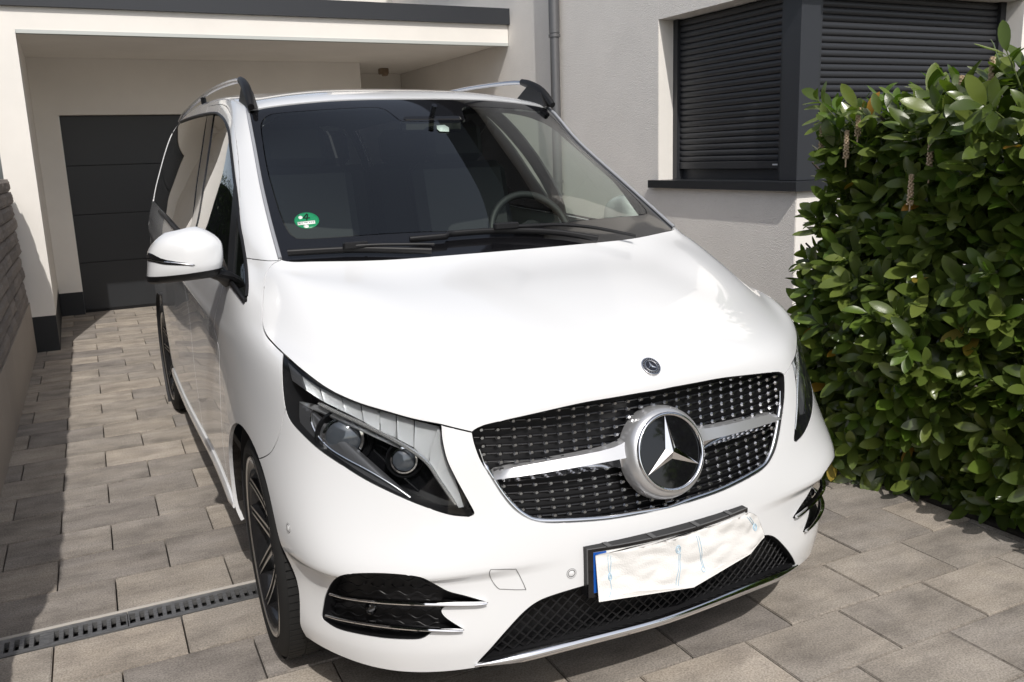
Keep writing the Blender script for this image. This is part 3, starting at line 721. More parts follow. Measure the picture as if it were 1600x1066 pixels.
# ------------------------------------------------------------------ wheels
M['rimblk'] = mat('rim_black', (.012, .012, .013), .18, 0, .5, coat=.6)
M['rimface'] = mat('rim_machined', (.80, .78, .74), .32, 1)
M['disc'] = mat('brake_disc', (.30, .29, .28), .35, 1)
def make_wheel(x, yc, s, steer=0.0):
    """s = -1: outer face looks to -x"""
    B = Matrix.Translation((x, yc, .35)) @ Matrix.Rotation(steer, 4, 'Z') @ Matrix.Rotation(math.radians(90 * s), 4, 'Y') @ Matrix.Rotation(math.radians(90), 4, 'Z')
    # local z = outwards
    mb = MB(); pr = [(.268, -.105), (.300, -.118), (.330, -.112), (.347, -.095), (.350, -.06), (.3505, 0.), (.350, .06), (.347, .092), (.335, .108), (.322, .116), (.308, .118), (.294, .114), (.282, .106)]
    mb.lathe(pr, B, 72); W = mb.build('wheel', M['rubber'], VAN)
    mb = MB()
    for k in range(90):                                     # tread blocks
        a = 2 * math.pi * k / 90; R = B @ Matrix.Rotation(a, 4, 'Z')
        mb.box((.3495, -.0102, -.098), (.3525, .0102, -.052), R); mb.box((.3495, -.0108, -.046), (.3528, .0108, -.004), R); mb.box((.3495, -.0108, .004), (.3528, .0108, .046), R); mb.box((.3495, -.0102, .052), (.3525, .0102, .097), R)
    tag(mb.build('tread', M['rubber'], W), kind='stuff')
    mb = MB(); mb.lathe([(.316, .1165), (.314, .1185), (.311, .1165)], B, 72); mb.lathe([(.297, .1185), (.295, .1198), (.293, .1185)], B, 72); mb.build('sidewall_rib', M['rubber'], W)
    mb = MB(); mb.lathe([(.283, .106), (.2815, .112), (.273, .111), (.264, .098), (.250, .06), (.238, -.02), (.236, -.1), (.262, -.11)], B, 72); mb.build('rim', M['rimblk'], W)
    mb = MB(); mb.lathe([(.2825, .1105), (.2800, .1145), (.2740, .1138), (.2730, .1100)], B, 72); mb.build('rim_edge', M['rimface'], W)
    mb = MB(); mb.lathe([(.19, -.03), (.19, -.012), (.08, -.012), (.08, -.03)], B, 48); mb.build('brake_disc', M['disc'], W)
    mb = MB(); mb.lathe([(.082, .02), (.078, .066), (.060, .078), (.036, .080), (.034, .072), (.0, .072)], B, 40); mb.build('hub', M['rimblk'], W)
    mb = MB(); mb.lathe([(.033, .072), (.032, .0775), (.0, .0785)], B, 32); mb.build('hub_cap', M['satin'], W)
    mbb, mbf = MB(), MB()
    def arm(a0, a1, w0, w1):
        pts = []
        for u in np.linspace(0, 1, 9):
            r = .062 + (.272 - .062) * u; a = a0 + (a1 - a0) * u**.85; zz = .070 + .034 * u**1.5; wd = w0 + (w1 - w0) * u
            pts.append((Vector((r * math.cos(a), r * math.sin(a), zz)), wd))
        L, R_, Lb, Rb, rows_ = [], [], [], [], []
        for i, (p, wd) in enumerate(pts):
            t = (pts[min(i + 1, 8)][0] - pts[max(i - 1, 0)][0]).normalized(); nrm = Vector((-t.y, t.x, 0)).normalized()
            rows_.append([B @ (p + nrm * wd - Vector((0, 0, .055))), B @ (p + nrm * wd * .98), B @ (p + nrm * wd * .40 - Vector((0, 0, .004))), B @ (p - nrm * wd * .40 - Vector((0, 0, .004))), B @ (p - nrm * wd * .98), B @ (p - nrm * wd - Vector((0, 0, .055)))])
        mbb.sheet(rows_, smooth=False)
        for q0, q1 in ((1.0, .50), (-.50, -1.0)):
            f = []
            for i, (p, wd) in enumerate(pts):
                t = (pts[min(i + 1, 8)][0] - pts[max(i - 1, 0)][0]).normalized(); nrm = Vector((-t.y, t.x, 0)).normalized()
                f.append([B @ (p + nrm * wd * q0 + Vector((0, 0, .0012))), B @ (p + nrm * wd * q1 + Vector((0, 0, .0004)))])
            mbf.sheet(f, smooth=False)
    for k in range(5):
        a = math.radians(90 + 72 * k)
        arm(a + math.radians(13), a + math.radians(23), .019, .015); arm(a - math.radians(13), a - math.radians(23), .019, .015)
    mbb.build('spokes', M['rimblk'], W); mbf.build('spoke_faces', M['rimface'], W)
    return W
make_wheel(-.826, .895, -1, math.radians(-2.0)); make_wheel(.826, .895, 1, math.radians(-2.0)); make_wheel(-.800, 4.095, -1); make_wheel(.800, 4.095, 1)

# ------------------------------------------------------------------ sill trim, belt trim
for s, nm in ((0, 1), (1, -1)):
    pass
P0 = [sideview(y, .350) for y in np.linspace(1.285, 3.66, 24)]
pts = [S(h) + SNm(h) * .004 for h in P0 if h is not None]
mb = MB(); mb.tube(pts, [.004] + [.011] * (len(pts) - 2) + [.006], 10, up=(0, 0, 1), flat=2.4); dualmb('side_skirt', mb, M['paint'], VV)
bl = [S(h) + SNm(h) * .004 for h in PX((384, 471.5), (359, 438.5), (330, 408), (305, 384), (278, 361), (262, 343), (250, 330))]
mb = MB(); mb.tube(bl, .0075, 8, up=(0, 0, 1), flat=1.3); dualmb('belt_trim', mb, M['black'], VV)
dl = [S(h) + SNm(h) * .002 for h in PX((257.5, 212.5), (267, 202), (282, 191), (300.7, 183.5), (323, 178.2), (337, 177.3), (342.5, 179.3), (351, 188), (358, 205), (361, 228), (363.5, 250), (367, 280), (371, 310), (375, 352), (380, 379), (385, 413), (387, 447), (386, 464))]
mb = MB(); mb.tube(dl, .006, 8); dualmb('window_seal', mb, M['black'], VV)
gl = [S(h) + SNm(h) * .002 for h in PX((438, 405), (423, 350), (409, 290), (397, 225), (387, 172))]
mb = MB(); mb.tube(gl, .0065, 8); dualmb('windscreen_trim', mb, mat('trim_grey', (.30, .31, .33), .3), VV)
# door handle on the front door and tiny repeater are hidden by the mirror; the roof seam rail
# ------------------------------------------------------------------ door mirrors
def mirror_shell(z0, z1, squeeze=1.0, grow=0.0):
    """rounded housing: rows from bottom to top, front convex"""
    rows_ = []
    n = 28
    for i in range(17):
        v = i / 16; z = 1.165 + .168 * v
        if z < z0 - 1e-6 or z > z1 + 1e-6: continue
        e = max(0, 1 - abs(2 * v - 1)**3.0)**.42; e = max(e, .03)
        xc = -1.045 + .012 * math.sin(v * 3); hw = (.110 if v < .6 else .110 - .05 * ((v - .6) / .4)**2) * (.78 + .22 * e) + grow
        dpt = .085 * e + grow; row = []
        for k in range(n):
            a = 2 * math.pi * k / n; ca, sa = math.cos(a), math.sin(a)
            x = xc + hw * np.sign(ca) * abs(ca)**.75 - (.0 if ca > 0 else .012 * (1 - v)); y = 1.20 + (dpt if sa < 0 else .045 * e) * np.sign(sa) * abs(sa)**.8
            y += .05 * max(0, -(x + 1.045)) / .11 * .9
            row.append((x, y, z + .006 * (x + 1.045) / .11 - .018 * v * max(0, -(x + 1.02)) / .13))
        rows_.append(row)
    mb = MB(); mb.sheet(rows_, closed=True); 
    mb.add(rows_[0], [tuple(range(n))[::-1]], True); mb.add(rows_[-1], [tuple(range(n))], True); return mb
MIR = dualmb('door_mirror', mirror_shell(1.195, 1.4), M['paint'], VV)
mb = mirror_shell(1.1, 1.197, grow=.0015); dualmb('mirror_base', mb, M['black'], MIR)
mb = MB(); mb.tube([(-.885, 1.27, 1.135), (-.92, 1.24, 1.165), (-.97, 1.215, 1.185), (-1.02, 1.20, 1.19)], [.05, .045, .036, .028], 12, flat=.45, up=(0, 0, 1)); dualmb('mirror_arm', mb, M['black'], MIR)
ms = mirror_shell(1.195, 1.4); MBV = BVHTree.FromPolygons(ms.V, ms.F)
def mpx(p, d=.0):
    loc, n, k, dist = MBV.ray_cast(Vector(CAM_C), Vector(ray(p)))
    if loc is None: return None, None
    n = n if n.dot(Vector(ray(p))) < 0 else -n
    return np.array(loc + n * d), np.array(n)
cm = lambda *p: [(220 + x / 3.808, 300 + y / 3.808) for x, y in p]
sig = smooth(cm((44, 360), (75, 372), (110, 400), (180, 412), (270, 424), (322, 434)), 5) + smooth(cm((322, 436), (250, 436), (150, 432), (90, 420), (45, 408), (40, 385), (44, 360)), 5)
try:
    dual('indicator', patch([p for p in sig if mpx(p)[0] is not None], 0, 3, .004, lambda p: mpx(p, .0022)), M['gloss'], MIR)
    mb = MB(); mb.tube([q for q in (mpx(p, .003)[0] for p in smooth(cm((46, 398), (110, 412), (200, 421), (310, 433)), 5)) if q is not None], .0022, 6); dualmb('indicator_strip', mb, M['chrome'], MIR)
except Exception as ex: print('indicator', ex)
_pv = Vector((.93, 1.30, 0)); _fm = Matrix.Translation(_pv) @ Matrix.Rotation(math.radians(80), 4, 'Z') @ Matrix.Translation(-_pv); _fm = Matrix.Translation((-.085, .30, 0)) @ _fm
for o in [MIR[1]] + list(MIR[1].children): o.data.transform(_fm)
# ------------------------------------------------------------------ roof rails
rail = [(-.655, 2.02, 1.848), (-.655, 2.15, 1.868), (-.655, 2.4, 1.880), (-.655, 2.8, 1.888), (-.652, 3.3, 1.884), (-.648, 3.8, 1.868), (-.645, 4.2, 1.848), (-.64, 4.5, 1.818)]
rl = [tuple(p) for p in smooth(rail, 5)]
mb = MB(); mb.tube(rl, .0105, 10, up=(0, 0, 1), flat=1.0); RAIL = dualmb('roof_rail', mb, M['alu'], VV)
ft = [(-.672, 1.835, 1.742), (-.668, 1.88, 1.778), (-.663, 1.94, 1.815), (-.658, 2.02, 1.846), (-.655, 2.10, 1.866)]
ft = [tuple(p) for p in smooth(ft, 4)]
mb = MB(); m_ = len(ft); mb.tube(ft, [.013 + .006 * math.sin(math.pi * i / (m_ - 1)) for i in range(m_)], 12, up=(0, 0, 1), flat=1.15)
mb.add([(-.675, 1.86, 1.735), (-.64, 1.86, 1.74), (-.635, 2.12, 1.79), (-.67, 2.12, 1.77), (-.672, 1.9, 1.80), (-.645, 1.9, 1.80), (-.64, 2.02, 1.84), (-.668, 2.02, 1.84)], [(0, 1, 5, 4), (4, 5, 6, 7), (1, 2, 6, 5), (0, 4, 7, 3), (2, 3, 7, 6)])
dualmb('rail_foot', mb, M['black'], RAIL)
mb = MB(); mb.tube([(-.645, 3.25, 1.80), (-.650, 3.25, 1.878)], .014, 8); dualmb('rail_post', mb, M['black'], RAIL)
# ------------------------------------------------------------------ wipers
def wiper(name, bladepts, armpts, knuckle):
    bl_ = [deep(p, -.018)[0] for p in smooth(bladepts, 5)]; bl_ = [b for b in bl_ if b is not None]
    mb = MB(); mb.tube(bl_, .0085, 8, flat=1.5, up=(0, -.5, .8)); W = mb.build(name, M['black'], WIND)
    ar = [deep(p, -.035)[0] for p in smooth(armpts, 5)]; ar = [b for b in ar if b is not None]
    mb = MB(); mb.tube(ar, [.008] * 3 + [.0065] * (len(ar) - 3), 8, flat=.8); mb.build('wiper_arm', M['black'], WIND)
    k = deep(knuckle, -.03)[0]; mb = MB(); mb.box((k[0] - .05, k[1] - .012, k[2] - .008), (k[0] + .03, k[1] + .012, k[2] + .014), bev=.004); mb.build('wiper_joint', M['black'], WIND)
wiper('wiper_blade', c3((248, 978), (420, 968), (600, 960), (800, 962), (1045, 968)), c3((605, 940), (740, 932), (900, 930), (1060, 930)), c3((640, 938))[0])
def glassx(p, d):
    """driver's half of the screen: look the pixel up on the mirrored skin"""
    fl = np.array([-1., 1, 1]); r = ray(p); h = px(p)
    if h is not None: return deep(p, -d)[0]
    h = hit(CAM_C * fl, r * fl)
    if h is None: return None
    P, N = S(h) * fl, SNm(h) * fl; return P - r * d / max(abs(r @ N), .25)
pb = [q for q in (glassx(p, .018) for p in smooth(c4((0, 945), (150, 933), (300, 926), (480, 928), (640, 940), (830, 970)), 4)) if q is not None]
pl = [q for q in (deep(p, -.018)[0] for p in smooth(c3((925, 905), (1050, 893), (1130, 886)), 4)) if q is not None]
full = pl + pb
if len(full) > 3:
    mb = MB(); mb.tube(full, .0085, 8, flat=1.5, up=(0, -.5, .8)); mb.build('wiper_blade', M['black'], WIND)
pa = [q for q in (glassx(p, .035) for p in smooth(c4((300, 905), (450, 898), (620, 892), (780, 905), (900, 925), (1040, 955)), 4)) if q is not None]
if len(pa) > 3:
    mb = MB(); mb.tube(pa, .0075, 8, flat=.8); mb.build('wiper_arm', M['black'], WIND)
    k = pa[0]; mb = MB(); mb.box((k[0] - .03, k[1] - .012, k[2] - .008), (k[0] + .06, k[1] + .012, k[2] + .014), bev=.004); mb.build('wiper_joint', M['black'], WIND)
# cowl under the wipers
cw = [S((9.99, t)) for t in np.linspace(0, 4.9, 30)]; cw = cw + [p * [-1, 1, 1] for p in cw[-1:0:-1]] if False else cw
rows_ = [[p + np.array([0, dy, dzz]) for p in cw] for dy, dzz in ((-.012, -.012), (.0, -.012), (.06, -.03), (.12, -.05))]
mb = MB(); mb.sheet(rows_); dualmb('cowl', mb, M['black'], [WIND, WIND])

# ------------------------------------------------------------------ stickers
def onglass(p, d=.0006): P, N = deep(p, 0); return P + N * d, N
M['green'] = mat('sticker_green', (.01, .22, .09), .4)
M['white'] = mat('sticker_white', (.75, .78, .74), .5)
el = lambda cx, cy, rx, ry, n=36: [(cx + rx * math.cos(2 * math.pi * k / n), cy + ry * math.sin(2 * math.pi * k / n)) for k in range(n)]
ex, ey = c3((352, 796))[0]
V, F = patch(el(ex, ey, 19.5, 12.6), 0, 6, .0005, lambda p: onglass(p, -.0015)); STK = mesh('emission_sticker', V, F, M['green'], WIND)
mb = MB()
def lay(poly, d, m, nm):
    V, F = patch(poly, 0, 20, .0004, lambda p: onglass(p, d)); return mesh(nm, V, F, m, WIND)
lay(c3((300, 806), (398, 796), (400, 814), (303, 824)), -.0008, M['white'], 'sticker_field')
lay(el(*c3((350, 829))[0], 4.2, 2.6, 16), -.0008, M['white'], 'sticker_seal')
lay(el(*c3((317, 780))[0], 3.4, 2.6, 16), -.0008, M['white'], 'sticker_mark')
mb = MB()
for a, b in (((352, 762), (333, 785)), ((333, 785), (370, 783)), ((358, 764), (352, 797))):
    pa_, pb_ = [onglass(c3(q)[0], -.0004)[0] for q in (a, b)]; mb.tube([pa_, pb_], .0022, 5)
mb.build('sticker_numeral', M['black'], WIND)
mb = MB()
for x0, x1 in ((308, 318), (324, 330), (340, 346), (348, 358), (366, 372), (376, 382), (386, 392)):
    yy = 815 - (x0 - 300) * .1; pa_, pb_ = [onglass(c3((q, yy))[0], -.0004)[0] for q in (x0, x1)]; mb.tube([pa_, pb_], .0012, 4)
mb.build('sticker_letters', M['black'], WIND)

V_, F_ = patch(c3((1074, 271), (1118, 267), (1142, 282), (1143, 305), (1092, 303), (1076, 290)), 0, 20, .0004, lambda p: (glassx(p, .0012), np.array([0., -.55, .83])))
mesh('windscreen_label', V_, F_, mat('label_pale', (.42, .52, .46), .5), WIND)
# ------------------------------------------------------------------ cabin
M['cloth'] = mat('seat_leather', (.022, .022, .024), .55)
M['dash'] = mat('dashboard', (.03, .031, .034), .6)
rows_ = []
for y, z in ((.93, 1.175), (1.05, 1.185), (1.2, 1.175), (1.35, 1.155), (1.45, 1.12), (1.5, 1.0), (1.5, .7)):
    rows_.append([(x, y + .10 * (abs(x) / .8)**2, z + (.045 * math.exp(-((x - .40) / .2)**2) if y > 1.1 else 0) - .05 * (abs(x) / .8)**4) for x in np.linspace(-.8, .8, 33)])
mb = MB(); mb.sheet(rows_); DASH = mb.build('dashboard', M['dash'], VAN)
mb = MB(); mb.box((-.13, 1.30, 1.15), (.13, 1.335, 1.235), bev=.008); mb.build('screen', M['gloss'], DASH)
SW = Matrix.Translation((.40, 1.56, 1.19)) @ Matrix.Rotation(math.radians(65), 4, 'X')
mb = MB(); mb.tube([SW @ Vector((.185 * math.cos(a), .185 * math.sin(a), 0)) for a in np.linspace(0, 2 * math.pi, 41)], .016, 10, cap=False); STW = mb.build('steering_wheel', M['cloth'], VAN)
mb = MB(); mb.lathe([(.065, -.02), (.06, .02), (0, .025)], SW, 24)
for a in (math.radians(180), 0, math.radians(270)): mb.tube([SW @ Vector((.05 * math.cos(a), .05 * math.sin(a), 0)), SW @ Vector((.18 * math.cos(a), .18 * math.sin(a), 0))], .016, 8, flat=.5)
mb.build('steering_hub', M['cloth'], STW)
def seat(x, y, nm):
    mb = MB()
    def slab(c, sz, rot, bev):
        mb.box((-sz[0] / 2, -sz[1] / 2, -sz[2] / 2), (sz[0] / 2, sz[1] / 2, sz[2] / 2), Matrix.Translation(c) @ Matrix.Rotation(math.radians(rot), 4, 'X'), bev)
    slab((x, y, .82), (.52, .54, .16), 5, .04); slab((x, y + .32, 1.18), (.50, .14, .66), -14, .045); st_ = mb.build(nm, M['cloth'], VAN)
    mb = MB(); mb.box((-.15, -.05, -.10), (.15, .05, .10), Matrix.Translation((x, y + .43, 1.60)) @ Matrix.Rotation(math.radians(-10), 4, 'X'), .035); mb.tube([(x - .06, y + .42, 1.45), (x - .06, y + .43, 1.56)], .007, 6); mb.tube([(x + .06, y + .42, 1.45), (x + .06, y + .43, 1.56)], .007, 6); mb.build('headrest', M['cloth'], st_)
for x in (-.40, .40): seat(x, 1.95, 'seat')
for x in (-.50, 0, .50): seat(x, 2.95, 'seat')
mb = MB(); mb.box((-.13, 1.62, 1.625), (.13, 1.66, 1.69), bev=.012); mb.tube([(0, 1.64, 1.68), (0, 1.60, 1.73)], .012, 8); mb.build('rear_view_mirror', M['gloss'], VAN)

# ------------------------------------------------------------------ the place: drive, drain, walls, carport, house
RND = random.Random(7)
RZ = math.radians(-.86); PIV = Vector((-1.3, 2.0, 0))
SITE = Matrix.Translation(PIV) @ Matrix.Rotation(RZ, 4, 'Z') @ Matrix.Translation(-PIV)
def place(o, M_): o.matrix_world = M_; return o
def stucco(name, col, scale=130, strength=.35):
    m = mat(name, col, .9, 0, .2); n = NT(m); co = n.coords('Object')
    a = n.noise(scale, 3, .6, co); b = n.noise(1.3, 4, .6, co)
    c = n.ramp(b.outputs[0], [(.3, tuple(v * .94 for v in col)), (.7, tuple(min(1, v * 1.03) for v in col))]); n.l(c.outputs[0], n.b.inputs['Base Color'])
    v = n.n('TexVoronoi'); v.inputs['Scale'].default_value = scale * 1.6; n.l(co, v.inputs['Vector'])
    ad = n.n('Math', operation='ADD'); n.l(a.outputs[0], ad.inputs[0]); n.l(v.outputs[0], ad.inputs[1]); n.bump(ad.outputs[0], strength, .006); return m
M['stucco'] = stucco('white_stucco', (.87, .835, .79), 95, .7)
M['fine'] = stucco('smooth_render', (.83, .80, .75), 240, .15)
M['anth'] = mat('anthracite', (.035, .038, .044), .45, .2)
M['plinth'] = mat('plinth_coat', (.016, .018, .021), .6)
M['zinc'] = mat('zinc_pipe', (.17, .17, .175), .45, .6)
# pavers
M['paver'] = mat('paver_concrete', (.3, .27, .24), .85, 0, .25)
n = NT(M['paver']); co = n.coords('Object'); oi = n.n('ObjectInfo')
sh = n.n('VectorMath', operation='SCALE'); sh.inputs[3].default_value = 37.0
cmb = n.n('CombineXYZ'); n.l(oi.outputs['Random'], cmb.inputs[0]); n.l(oi.outputs['Random'], cmb.inputs[1]); n.l(cmb.outputs[0], sh.inputs[0])
ad = n.n('VectorMath', operation='ADD'); n.l(co, ad.inputs[0]); n.l(sh.outputs[0], ad.inputs[1])
mp = n.n('Mapping'); mp.inputs['Scale'].default_value = (1.4, 4.0, 1); n.l(ad.outputs[0], mp.inputs[0])
st1 = n.noise(1.6, 5, .65, mp.outputs[0]); grain = n.noise(160, 3, .7, ad.outputs[0]); bl = n.noise(6, 4, .6, ad.outputs[0])
c1 = n.ramp(st1.outputs[0], [(.30, (.245, .220, .192)), (.52, (.355, .322, .285)), (.74, (.450, .412, .370))])
c2 = n.ramp(grain.outputs[0], [(.3, (.56, .56, .56)), (.62, (1.18, 1.18, 1.18))]); c3_ = n.ramp(bl.outputs[0], [(.30, (.74, .74, .75)), (.5, (.97, .97, .97)), (.7, (1.10, 1.09, 1.07))])
tnt = n.ramp(oi.outputs['Random'], [(0, (.74, .74, .76)), (.35, (.95, .94, .93)), (.7, (1.05, 1.03, 1.0)), (1, (1.18, 1.14, 1.09))])
o1 = n.mix(1, c1.outputs[0], c2.outputs[0], 'MULTIPLY'); o2 = n.mix(1, o1, c3_.outputs[0], 'MULTIPLY'); o3 = n.mix(1, o2, tnt.outputs[0], 'MULTIPLY'); n.l(o3, n.b.inputs['Base Color']); n.bump(grain.outputs[0], .3, .002)
M['sand'] = mat('joint_sand', (.05, .046, .04), .95); nn = NT(M['sand']); nn.bump(nn.noise(300).outputs[0], .5, .003)
DRIVE = None
def ground_sheet():
    mb = MB(); mb.add([(-60, -60, -.08), (60, -60, -.08), (60, 60, -.08), (-60, 60, -.08)], [(0, 1, 2, 3)])
    g = mb.build('ground', mat('earth', (.10, .085, .065), .95), None); g['kind'] = 'structure'; k = NT(g.data.materials[0]); k.bump(k.noise(9, 6).outputs[0], .6, .03)
    mb = MB(); mb.box((-1.83, -3.2, -.07), (2.9, 9.2, -.046)); d = mb.build('driveway', M['sand']); d['kind'] = 'structure'; return d
DRIVE = ground_sheet()
PW, GAP = .395, .0055
def paver_mesh(w, d):
    bm = bmesh.new(); bmesh.ops.create_cube(bm, size=1)
    for v in bm.verts: v.co = Vector((v.co.x * (w - GAP), v.co.y * (d - GAP), v.co.z * .06 - .03))
    bmesh.ops.bevel(bm, geom=[e for e in bm.edges if all(v.co.z > -.01 for v in e.verts)], offset=.0028, segments=2, affect='EDGES')
    me = bpy.data.meshes.new('paver'); bm.to_mesh(me); bm.free(); me.materials.append(M['paver']); return me
meshes_ = {}
hidden = MB(); npav = 0
def paver(x0, x1, y0, y1):
    global npav
    w_, d_ = x1 - x0, y1 - y0; cx, cy = (x0 + x1) / 2, (y0 + y1) / 2
    dz_ = RND.uniform(-.0016, .0016)
    if (abs(cx) < .72 and .75 < cy < 4.7) or (cx > .55 and cy > 1.25) or cy < -1.35 or (cx > -.6 and cy > 4.4) or cx > 1.95:
        Mx = SITE @ Matrix.Translation((cx, cy, dz_)); hidden.box((-(w_ - GAP) / 2, -(d_ - GAP) / 2, -.06), ((w_ - GAP) / 2, (d_ - GAP) / 2, 0), Mx); return
    k = (round(w_, 3), round(d_, 3))
    if k not in meshes_: meshes_[k] = paver_mesh(*k)
    o = bpy.data.objects.new('paver', meshes_[k]); COL.objects.link(o)
    o.matrix_world = SITE @ Matrix.Translation((cx, cy, dz_)) @ Matrix.Rotation(RND.uniform(-.002, .002), 4, 'Z') @ (Matrix.Rotation(math.pi, 4, 'Z') if RND.random() < .5 else Matrix())
    o.parent = DRIVE; npav += 1
def row(y0, y1, par, xa=-1.84, xb=2.86):
    x = -1.363 if par == 0 else -1.5605
    while x > xa: x -= PW
    while x < xb:
        a, b = max(x, xa), min(x + PW, xb)
        if b - a > .03: paver(a, b, y0, y1)
        x += PW
y = 1.405; par = 0
while y < 9.0: row(y, y + .284, par); y += .284; par = 1 - par
y = 1.262; par = 1
while y > -3.0: row(y - .265, y, par); y -= .265; par = 1 - par
hid = hidden.build('paver_field', M['paver'], DRIVE); hid['kind'] = 'stuff'

# line drain
GALV = mat('galvanised_steel', (.36, .37, .37), .45, .8); k = NT(GALV); cc = k.ramp(k.noise(14, 5).outputs[0], [(.3, (.20, .20, .20)), (.7, (.42, .42, .42))]); k.l(cc.outputs[0], k.b.inputs['Base Color'])
DR = empty('line_drain', (-.1, 1.33, 0), 'slotted galvanised line drain set across the paved drive beside the front wheel', 'drain')
def dpart(mb, nm, m):
    o = mb.build(nm, m); o.matrix_world = SITE; o.parent = DR; o.matrix_parent_inverse = DR.matrix_world.inverted() if False else Matrix.Translation((.1, -1.33, 0)); return o
mb = MB(); mb.box((-1.835, 1.392, -.05), (2.2, 1.402, .002)); dpart(mb, 'drain_edge', mat('edge_concrete', (.50, .47, .43), .8))
mb = MB(); mb.box((-1.835, 1.264, -.05), (2.2, 1.270, .001)); dpart(mb, 'drain_edge', GALV)
mb = MB(); mb.box((-1.835, 1.27, -.044), (2.2, 1.392, -.040)); dpart(mb, 'drain_channel', M['dark'])
x = -1.833
for g in range(8):
    mb = MB(); L = .498
    mb.box((x, 1.272, -.024), (x + L, 1.294, -.002)); mb.box((x, 1.366, -.024), (x + L, 1.390, -.002))
    ns = 17; pit = L / ns
    for q in range(ns + 1):
        xx = x + q * pit; wb_ = .0068 if 0 < q < ns else .004
        mb.box((max(x, xx - wb_), 1.294, -.024), (min(x + L, xx + wb_), 1.366, -.002))
    mb.box((x + L * .5 - .014, 1.294, -.024), (x + L * .5 + .014, 1.366, -.0025)) if g % 2 == 0 else None
    dpart(mb, 'drain_grate', GALV); x += L + .003

# boundary wall: concrete footing, split-face blocks
WALL = empty('boundary_wall', (-1.95, 2.5, 0), 'grey split-face block wall on concrete footing along the left of the drive', 'wall')
def wpart(mb, nm, m):
    o = mb.build(nm, m); o.matrix_world = SITE; o.parent = WALL; o.matrix_parent_inverse = Matrix.Translation((1.95, -2.5, 0)); return o
CONC = stucco('cast_concrete', (.42, .375, .33), 40, .15)
for a in np.arange(-3, 6.69, .5):
    mb = MB(); mb.box((-2.12, a + .002, -.03), (-1.832, min(a + .498, 6.685), .44)); wpart(mb, 'footing', CONC)
BLK = mat('split_block', (.20, .185, .175), .95, 0, .2); k = NT(BLK); oi = k.n('ObjectInfo'); bb = k.noise(35, 5, .7); cc = k.ramp(bb.outputs[0], [(.25, (.22, .20, .185)), (.75, (.40, .365, .335))]); tt = k.ramp(oi.outputs['Random'], [(0, (.85, .85, .86)), (1, (1.12, 1.1, 1.08))]); k.l(k.mix(1, cc.outputs[0], tt.outputs[0], 'MULTIPLY'), k.b.inputs['Base Color']); k.bump(bb.outputs[0], .8, .012)
def block_mesh(L, seed):
    rr = random.Random(seed); rows_ = []
    for i in range(5):
        z = -.049 + .098 * i / 4; r_ = []
        for j in range(9):
            y_ = -L / 2 + L * j / 8; edge = min(i, 4 - i, j, 8 - j)
            r_.append((.0 if edge == 0 else .012 + rr.uniform(-.005, .006), y_, z))
        rows_.append(r_)
    mb = MB(); mb.sheet(rows_, smooth=False); mb.box((-.26, -L / 2, -.049), (-.0005, L / 2, .049))
    me = bpy.data.meshes.new('block'); me.from_pydata(mb.V, [], mb.F); me.materials.append(BLK); return me
bms = [block_mesh(.348, i) for i in range(5)]
for c in range(10):
    z = .44 + .002 + .104 * c + .052; off = (c % 2) * .175
    if z > 1.49: break
    yy = -2.9 + off
    while yy < 6.69:
        yc_ = yy + .175
        if yc_ + .174 > 6.69 or (yc_ < .55 and z > .87): yy += .352; continue
        o = bpy.data.objects.new('block', bms[RND.randrange(5)]); COL.objects.link(o); o.matrix_world = SITE @ Matrix.Translation((-1.842 + RND.uniform(-.003, .003), yc_, z)); o.parent = WALL; o.matrix_parent_inverse = Matrix.Translation((1.95, -2.5, 0)); yy += .352

# carport with garage door behind
CP = empty('carport', (.5, 7.7, 0), 'flat-roofed white carport with dark roof edge left of the house', 'carport')
def box_part(parent, nm, m, a, b, bev=0):
    mb = MB(); mb.box(a, b, None, bev); return mb.build(nm, m, parent)
box_part(CP, 'side_wall', M['fine'], (-1.815, 6.69, .31), (-1.578, 9.2, 2.70)); box_part(CP, 'plinth', M['plinth'], (-1.813, 6.693, -.02), (-1.580, 9.2, .312))
box_part(CP, 'fascia', M['fine'], (-1.815, 6.692, 2.665), (2.893, 6.95, 2.85)); box_part(CP, 'roof_edge', M['anth'], (-2.1, 6.652, 2.845), (2.90, 6.98, 3.0)); box_part(CP, 'roof_slab', M['fine'], (-1.815, 6.95, 2.672), (2.893, 10.2, 2.86)); box_part(CP, 'roof_membrane', M['anth'], (-2.1, 6.98, 2.862), (2.9, 10.2, 2.94))
box_part(CP, 'drip_profile', mat('drip_alu', (.50, .52, .50), .5), (-1.576, 6.688, 2.638), (2.893, 6.755, 2.667)); box_part(CP, 'shadow_gap', M['anth'], (-1.576, 6.757, 2.640), (2.893, 6.775, 2.669))
box_part(CP, 'back_wall', M['fine'], (-1.5775, 8.70, .247), (-1.345, 8.98, 2.671)); box_part(CP, 'plinth', M['plinth'], (-1.5775, 8.703, -.02), (-1.348, 8.98, .249))
box_part(CP, 'back_wall', M['fine'], (-1.345, 8.70, 2.10), (1.92, 8.98, 2.671)); box_part(CP, 'back_wall', M['fine'], (1.15, 8.70, -.02), (1.92, 8.98, 2.10)); box_part(CP, 'back_wall', M['fine'], (1.92, 10.0, -.02), (2.895, 10.19, 2.671)); box_part(CP, 'back_wall', M['fine'], (1.90, 8.98, -.02), (1.919, 10.0, 2.671))
GD = empty('garage_door', (-.1, 8.9, 0), 'dark anthracite sectional garage door at the back of the carport', 'garage door')
DOORM = mat('door_anthracite', (.022, .024, .027), .4); k = NT(DOORM); k.bump(k.noise(220, 3).outputs[0], .25, .002)
for i in range(4):
    box_part(GD, 'door_panel', DOORM, (-1.344, 8.80, .03 + i * .517), (1.149, 8.84, .03 + i * .517 + .5145), .003)
